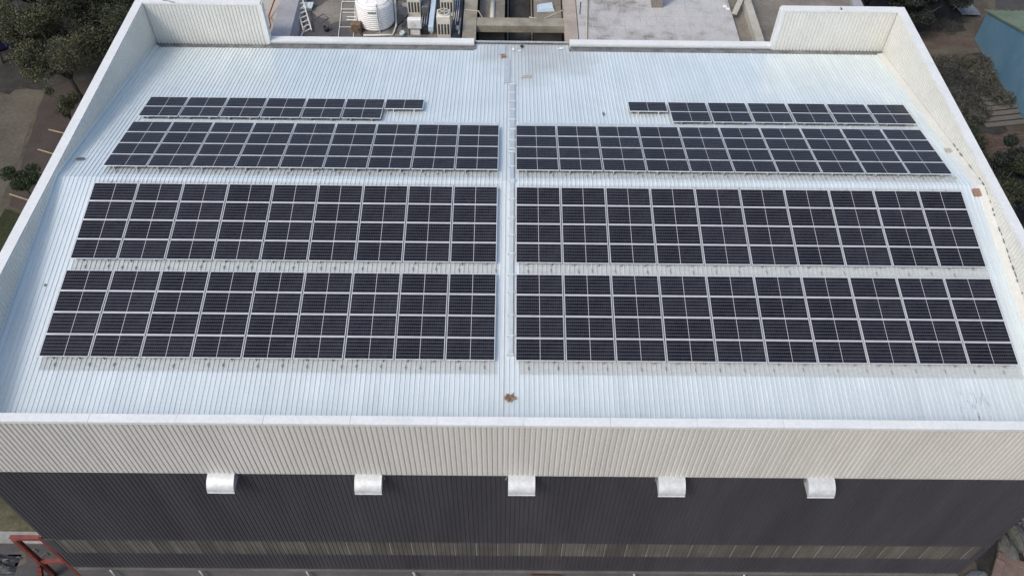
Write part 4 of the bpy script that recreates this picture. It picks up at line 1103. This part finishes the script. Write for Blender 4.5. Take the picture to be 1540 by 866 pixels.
# ------------------------------------------------------------------ blue shed
shd = thing('blue_shed', 'blue corrugated shed with a green gable roof', 'shed', (48, 27.5, GZ))
X0, Y0, Y1, YR, ZE, ZR = 42.2, 18.8, 36.3, 27.55, -13.30, -10.55
mb = MB()
def gz(y): return ZE + (ZR - ZE) * (1 - abs(y - YR) / (Y1 - YR))
mb.corr(Y0, Y1, lambda y, t, h: (X0 - h, y, GZ + (gz(y) - GZ) * t), 1, 0.25, CL2)
mb.part('gable_wall', M['blue_sheet'], shd)
mb = MB(); mb.box(X0 + 0.01, 60, Y0 + 0.02, Y1 - 0.02, GZ, ZE - 0.05); mb.part('side_wall', M['blue_sheet'], shd)
for sg in (1, -1):
    mb = MB()
    ye = YR + sg * (Y1 - YR + 0.45); ze = ZE - 0.13
    mb.corr(X0 - 0.05, 60, lambda x, t, h, ye=ye, ze=ze: (x, YR + (ye - YR) * t, ZR + 0.06 + (ze + 0.06 - ZR - 0.06) * t + h), 1, 0.25, RIB, 0.01)
    mb.part('roof_slope', M['green_sheet'], shd)
    mb = MB(); mb.bar((X0 - 0.07, YR, ZR + 0.05), (X0 - 0.07, ye, ze + 0.05), 0.12, 0.16); mb.part('verge_trim', M['green_sheet'], shd)
mb = MB()
for k in range(60):
    xx, yy = random.uniform(42.4, 46), Y1 + 0.35 - random.uniform(0, 0.5)
    zz = ZE + 0.02
    mb.bar((xx, yy, zz), (xx + random.uniform(-0.3, 0.3), yy + random.uniform(-0.1, 0.2), zz + random.uniform(0.03, 0.15)), 0.03, 0.02)
tag(mb.top('leaf_litter', M['twig']), 'dry leaf litter along the eave of the green roof', 'leaf litter', None, 'stuff')
# bluish sheet lying behind
sh = MB(); sh.corr(41.2, 43.0, lambda x, t, h: (x + 0.9 * (1 - t), 39.6 + 3.6 * t, GZ + 0.35 + 0.35 * t + h), 1, 0.2, RIB, 0.02)
for p in ((42.2, 39.7), (43.7, 39.7), (41.4, 43.0), (42.9, 43.0)):
    sh.bar((p[0], p[1], GZ), (p[0], p[1], GZ + 0.36 + (0.32 if p[1] > 41 else 0)), 0.08, 0.08)
tag(sh.top('metal_sheet', M['steel_blue']), 'bluish corrugated metal sheet propped up behind the dark thicket', 'metal sheet')
# planks
for k in range(6):
    yy = 24.0 + 0.62 * k
    mb = MB(); mb.bar((38.7 + 0.15 * k, yy - 0.05, GZ + 0.06 + 0.05 * k), (42.05, yy + 0.45, GZ + 0.10 + 0.05 * k), 0.50, 0.07)
    tag(mb.top('timber_plank', M['timber_grey']), 'weathered grey plank beside the blue shed, %s from the brick rubble' % ORD[k], 'plank', 'grey planks by the blue shed')
bar_ = thing('barrel', 'blue grey steel barrel on the brick rubble at the right edge', 'barrel', (40.9, 21.1, GZ))
mb = MB(); mb.lathe([(0.42, 0), (0.44, 0.03), (0.42, 0.06), (0.42, 0.3), (0.44, 0.32), (0.42, 0.34), (0.42, 0.6), (0.44, 0.62), (0.42, 0.64), (0.42, 0.88), (0.44, 0.90), (0.43, 0.92)], (0, 0, 0), 28)
mb.part('barrel_body', M['barrel'], bar_, smooth=True, local=True)
mb = MB(); mb.lathe([(0.40, 0.90), (0.39, 0.925)], (0, 0, 0), 28); mb.part('barrel_lid', M['barrel'], bar_, local=True)
mb = MB(); mb.bar((36.4, 18.9, GZ + 0.1), (41.5, 19.5, GZ + 0.1), 0.22, 0.2); tag(mb.top('timber_beam', M['timber_grey']), 'long grey timber beam in front of the brick rubble', 'beam')

# ------------------------------------------------------------------ vegetation
def leaf_mesh(name, mat, centers, radii, n, size, flat=0.75, slim=1.0):
    c = np.asarray(centers, float); r = np.asarray(radii, float)
    w = r ** 2; w = w / w.sum()
    idx = RNG.choice(len(c), n, p=w)
    d = RNG.normal(size=(n, 3)); d /= np.linalg.norm(d, axis=1)[:, None]
    rad = RNG.random(n) ** 0.45
    pos = c[idx] + d * (r[idx] * rad)[:, None] * np.array([1, 1, flat])
    a = RNG.normal(size=(n, 3)); a /= np.linalg.norm(a, axis=1)[:, None]
    b = np.cross(a, RNG.normal(size=(n, 3))); b /= np.linalg.norm(b, axis=1)[:, None]
    sz = size * RNG.uniform(0.6, 1.4, n)[:, None]
    a = a * sz; b = b * sz * 0.5 * slim
    V = np.stack([pos - a, pos - a * 0.1 - b, pos + a, pos - a * 0.1 + b], 1).reshape(-1, 3)
    me = bpy.data.meshes.new(name)
    me.vertices.add(4 * n); me.loops.add(4 * n); me.polygons.add(n)
    me.vertices.foreach_set('co', V.ravel())
    me.loops.foreach_set('vertex_index', np.arange(4 * n, dtype=np.int32))
    me.polygons.foreach_set('loop_start', np.arange(0, 4 * n, 4, dtype=np.int32))
    me.polygons.foreach_set('loop_total', np.full(n, 4, dtype=np.int32))
    me.materials.append(mat)
    me.update(); me.validate()
    return me

def tree(x, y, h, spread, nleaf, leaf, size, label, name='tree', clear=0.35, bark='bark', lean=(0, 0), clus=26, rc=(0.7, 1.3), group=None, twigs=True):
    o = thing(name, label, 'tree' if 'tree' in name else 'bush', (x, y, GZ), group)
    mb = MB()
    ends = []
    tz = h * clear
    r0 = 0.045 * h * 0.55
    p = [Vector((0, 0, -0.05)), Vector((lean[0] * .3, lean[1] * .3, tz * 0.5)), Vector((lean[0] * .6, lean[1] * .6, tz))]
    mb.tube(p, [r0 * 1.3, r0 * 0.95, r0 * 0.8], 8)
    nb_ = 6
    for k in range(nb_):
        t = 2 * math.pi * (k + random.uniform(-0.3, 0.3)) / nb_
        reach = spread * random.uniform(0.55, 0.95)
        top = h * random.uniform(0.62, 1.0)
        a = p[-1] - Vector((0, 0, tz * random.uniform(0, 0.25)))
        e = a + Vector((reach * math.cos(t), reach * math.sin(t), top - a.z))
        mid = a.lerp(e, 0.5) + Vector((random.uniform(-.3, .3), random.uniform(-.3, .3), h * 0.05))
        mb.tube([a, mid, e], [r0 * 0.6, r0 * 0.38, r0 * 0.12], 6)
        ends.append(e); ends.append(mid)
        for q in range(3):
            s0 = a.lerp(e, random.uniform(0.35, 0.9))
            e2 = s0 + Vector((random.uniform(-1, 1), random.uniform(-1, 1), random.uniform(-0.1, 0.7))) * spread * 0.42
            mb.tube([s0, s0.lerp(e2, 0.5) + Vector((0, 0, 0.08)), e2], [r0 * 0.25, r0 * 0.17, r0 * 0.06], 5)
            ends.append(e2)
    mb.part('trunk', M[bark], o, smooth=True, local=True)
    cs, rs = [], []
    while len(cs) < clus:
        e = random.choice(ends)
        cs.append(e + Vector((random.gauss(0, .35), random.gauss(0, .35), random.gauss(0, .25))) * spread * 0.3)
        rs.append(random.uniform(*rc) * spread * 0.27)
    if twigs and name == 'tree' and nleaf > 16500:
        tw = bpy.data.objects.new('twigs', leaf_mesh('twigs', M['twig'], [tuple(q) for q in cs], rs, max(300, nleaf // 22), 0.34, 0.75, 0.07))
        COL.objects.link(tw); tw.parent = o
    c = bpy.data.objects.new('crown', leaf_mesh('crown', M[leaf], [tuple(q) for q in cs], rs, nleaf, size))
    COL.objects.link(c); c.parent = o
    return o
ground_sheet('leaf_litter', [(-52, 27.5), (-40, 27), (-36, 29), (-28, 27), (-24, 30), (-24, 60), (-60, 60), (-60, 30)], 0.022, M['dark_earth'], 'dark leaf litter under the trees left of the warehouse', 'ground', 0.5)
tree(-34.6, 25.4, 8.2, 3.3, 17000, 'leaf_olive', 0.075, 'olive leafy tree with a dark forked trunk beside the parking strip', lean=(-0.6, 0.4), clus=30)
tree(-31.0, 28.6, 9.0, 3.8, 30000, 'leaf_dark', 0.08, 'dense dark tree nearest the left rear corner of the warehouse', clus=36)
tree(-38.9, 29.4, 8.0, 3.6, 17000, 'leaf_olive', 0.08, 'olive tree leaning over the navy car', lean=(0.6, -0.2), clus=34)
tree(-30.2, 34.4, 9.0, 4.0, 30000, 'leaf_dark', 0.085, 'dark tree at the top of the picture behind the left rear corner', clus=36)
tree(-35.6, 32.6, 9.0, 4.0, 34000, 'leaf_dark', 0.085, 'dark tree behind the olive trees, in the middle of the group', clus=38)
tree(-41.0, 35.5, 9.0, 4.2, 22000, 'leaf_olive', 0.085, 'olive tree behind the navy car', clus=36)
tree(-46.0, 38.5, 8.5, 4.0, 24000, 'leaf_dark', 0.085, 'dark tree at the far top left', clus=30)
tree(-36.8, 38.8, 9.5, 4.2, 26000, 'leaf_dark', 0.09, 'dark tree farthest back on the left', clus=34)
tree(-34.3, 22.3, 3.6, 1.2, 7000, 'leaf_olive', 0.06, 'slim olive sapling close to the left wall by the parking lines', clus=16)
tree(-34.9, 14.6, 2.9, 0.95, 9500, 'leaf_bush', 0.065, 'round dark green bush by the last parking line', 'bush', 0.3, clus=14, rc=(1.7, 2.3))
# bare pale branches over the car
bt = thing('bare_tree', 'bare pale branches spreading over the navy car', 'tree', (-43.5, 31.0, GZ))
mb = MB(); mb.tube([(-43.5, 31.0, GZ), (-43.3, 31.1, GZ + 2.0), (-43.0, 31.3, GZ + 3.4)], [0.16, 0.12, 0.09], 8); mb.part('trunk', M['bark_pale'], bt, smooth=True)
for e in ((-41.3, 31.3, 3.9), (-42.0, 33.5, 4.6), (-44.3, 33.6, 4.8), (-41.6, 30.0, 4.2), (-45.2, 31.8, 4.6), (-43.2, 34.6, 5.2)):
    mb = MB(); s0 = Vector((-43.1, 31.25, GZ + 3.0)); ee = Vector((e[0], e[1], GZ + e[2]))
    mb.tube([s0, s0.lerp(ee, 0.5) + Vector((0.1, -0.1, 0.35)), ee], [0.07, 0.045, 0.015], 6); mb.part('branch', M['bark_pale'], bt, smooth=True)

# navy car under the trees
car = thing('car', 'navy car parked under the trees at the left edge', 'car', (-44.2, 33.6, GZ)); car.rotation_euler = (0, 0, R(35))
def car_body(mb, secs):
    v, f = [], []
    for x, w, z0, z1 in secs: v += [(x, -w, z0), (x, w, z0), (x, w * 0.92, z1), (x, -w * 0.92, z1)]
    for i in range(len(secs) - 1):
        for k in range(4): f.append((4 * i + k, 4 * i + (k + 1) % 4, 4 * i + 4 + (k + 1) % 4, 4 * i + 4 + k))
    f += [(3, 2, 1, 0), tuple(4 * (len(secs) - 1) + k for k in range(4))]
    mb.add(v, f)
mb = MB(); car_body(mb, [(-2.0, 0.68, 0.35, 0.72), (-1.9, 0.78, 0.25, 0.85), (-0.9, 0.82, 0.22, 0.95), (0.6, 0.82, 0.22, 0.95), (1.7, 0.78, 0.25, 0.98), (1.95, 0.70, 0.35, 0.9)]); mb.part('body', M['navy'], car, local=True)
mb = MB(); car_body(mb, [(-0.85, 0.74, 0.95, 0.97), (-0.25, 0.66, 0.95, 1.42), (1.1, 0.66, 0.95, 1.45), (1.75, 0.70, 0.97, 1.0)]); cabin = mb.part('windows', M['glass_dark'], car, local=True)
mb = MB(); mb.bev(-0.22, 1.12, -0.60, 0.60, 1.40, 1.48, 0.03); mb.part('car_roof', M['navy'], car, local=True)
for sx in (-1.25, 1.2):
    for sy in (-0.76, 0.76):
        mb = MB(); mb.tube([(sx, sy - 0.1, 0.31), (sx, sy + 0.1, 0.31)], 0.31, 18); w = mb.part('wheel', M['tyre'], car, local=True)
        mb = MB(); mb.tube([(sx, sy - 0.105, 0.31), (sx, sy + 0.105, 0.31)], 0.18, 14); mb.part('rim', M['galv'], w, local=True)
for sy in (-0.52, 0.52):
    mb = MB(); mb.bev(-2.01, -1.9, sy - 0.16, sy + 0.16, 0.55, 0.72, 0.02); mb.part('headlight', M['white'], car, local=True)

# right-hand thickets
def thicket(x, y, rx, ry, h, ntw, nlf, twig, leaf, label, tsize=0.30, lsize=0.09, name='bush', n=9):
    o = thing(name, label, 'bush', (x, y, GZ))
    cs = [(random.uniform(-.75, .75) * rx, random.uniform(-.75, .75) * ry, h * random.uniform(0.3, 0.75)) for _ in range(n)]
    rs = [random.uniform(0.25, 0.55) * min(rx, ry, h * 1.6) + 0.15 for _ in cs]
    mb = MB()
    for c_ in cs:
        mb.tube([(c_[0] * 0.3, c_[1] * 0.3, -0.02), (c_[0] * 0.7, c_[1] * 0.7, c_[2] * 0.6), c_], [0.05, 0.035, 0.015], 5)
    mb.part('stems', M['bark'], o, smooth=True, local=True)
    if ntw:
        c = bpy.data.objects.new('twigs', leaf_mesh('twigs', M[twig], cs, rs, ntw, tsize, 0.8, 0.09)); COL.objects.link(c); c.parent = o
    if nlf:
        c = bpy.data.objects.new('foliage', leaf_mesh('foliage', M[leaf], cs, rs, nlf, lsize, 0.8)); COL.objects.link(c); c.parent = o
    return o
thicket(39.2, 31.0, 3.0, 1.9, 0.8, 9000, 2600, 'twig', 'leaf_olive', 'dry grey scrub with olive leaves nearest the footpath', n=30)
thicket(36.7, 29.0, 2.6, 2.2, 0.9, 11000, 3600, 'twig_dark', 'leaf_blue', 'dark tangled dry scrub in the middle of the right side', n=32)
thicket(39.9, 28.2, 2.2, 2.0, 0.8, 8500, 2600, 'twig', 'leaf_blue', 'dry scrub growing against the blue shed', n=28)
thicket(37.0, 25.6, 2.3, 1.9, 0.9, 9500, 3200, 'twig', 'leaf_blue', 'bluish grey dry scrub left of the grey planks', n=28)
thicket(36.3, 22.4, 1.0, 1.5, 1.6, 600, 5600, 'twig_dark', 'leaf_bush', 'small green bush between the scrub and the brick rubble', lsize=0.07, n=9)
thicket(35.9, 19.6, 1.0, 1.4, 1.7, 600, 6000, 'twig_dark', 'leaf_dark', 'narrow dark bush left of the timber beam', lsize=0.07, n=9)
tree(36.9, 16.7, 4.0, 1.9, 14000, 'leaf_blue', 0.075, 'dark blue green shrub below the timber beam', 'bush', 0.2, clus=24)
tree(34.9, 13.4, 4.6, 2.1, 15000, 'leaf_dark', 0.075, 'dark green shrub close to the right wall at the right edge', 'bush', 0.2, clus=24)
tree(37.4, 12.8, 4.4, 2.2, 13000, 'leaf_blue', 0.075, 'dark shrub at the right edge behind the other one', 'bush', 0.2, clus=22)
tree(36.0, 37.4, 5.2, 2.7, 24000, 'leaf_blue', 0.085, 'dark dense tree just outside the right rear corner', clear=0.2, clus=36)
tree(39.2, 40.2, 5.0, 2.6, 22000, 'leaf_blue', 0.085, 'dark dense tree behind the first at the right rear', clear=0.2, clus=36)
tree(33.0, 39.8, 6.0, 3.2, 26000, 'leaf_blue', 0.085, 'dark dense tree behind the right rear coping', clear=0.2, clus=36)
tree(37.6, 44.6, 6.0, 3.2, 22000, 'leaf_blue', 0.09, 'dark dense tree farthest back on the right', clear=0.2, clus=32)
# twigs lying over the bare earth
c_ = leaf_mesh('fallen_twigs', M['twig_dark'], [(38 + 4 * random.random(), 36.9 + 3 * random.random(), GZ + 0.15) for _ in range(14)], [0.7] * 14, 1600, 0.26, 0.18, 0.09)
o = bpy.data.objects.new('fallen_twigs', c_); COL.objects.link(o)
tag(o, 'fallen dry twigs covering the earth before the dark trees', 'twigs', None, 'stuff')

# the potted plant's leaves
c_ = bpy.data.objects.new('foliage', leaf_mesh('foliage', M['leaf_dark'], [(0, 0, 0.6), (0.3, -0.2, 0.5), (-0.3, 0.1, 0.55)], [0.35, 0.3, 0.3], 500, 0.09))
COL.objects.link(c_); c_.parent = pt

# ------------------------------------------------------------------ lift everything so that the ground is z = 0
for o in COL.objects:
    if o.parent is None and o.type not in ('CAMERA', 'LIGHT'):
        o.location.z += G
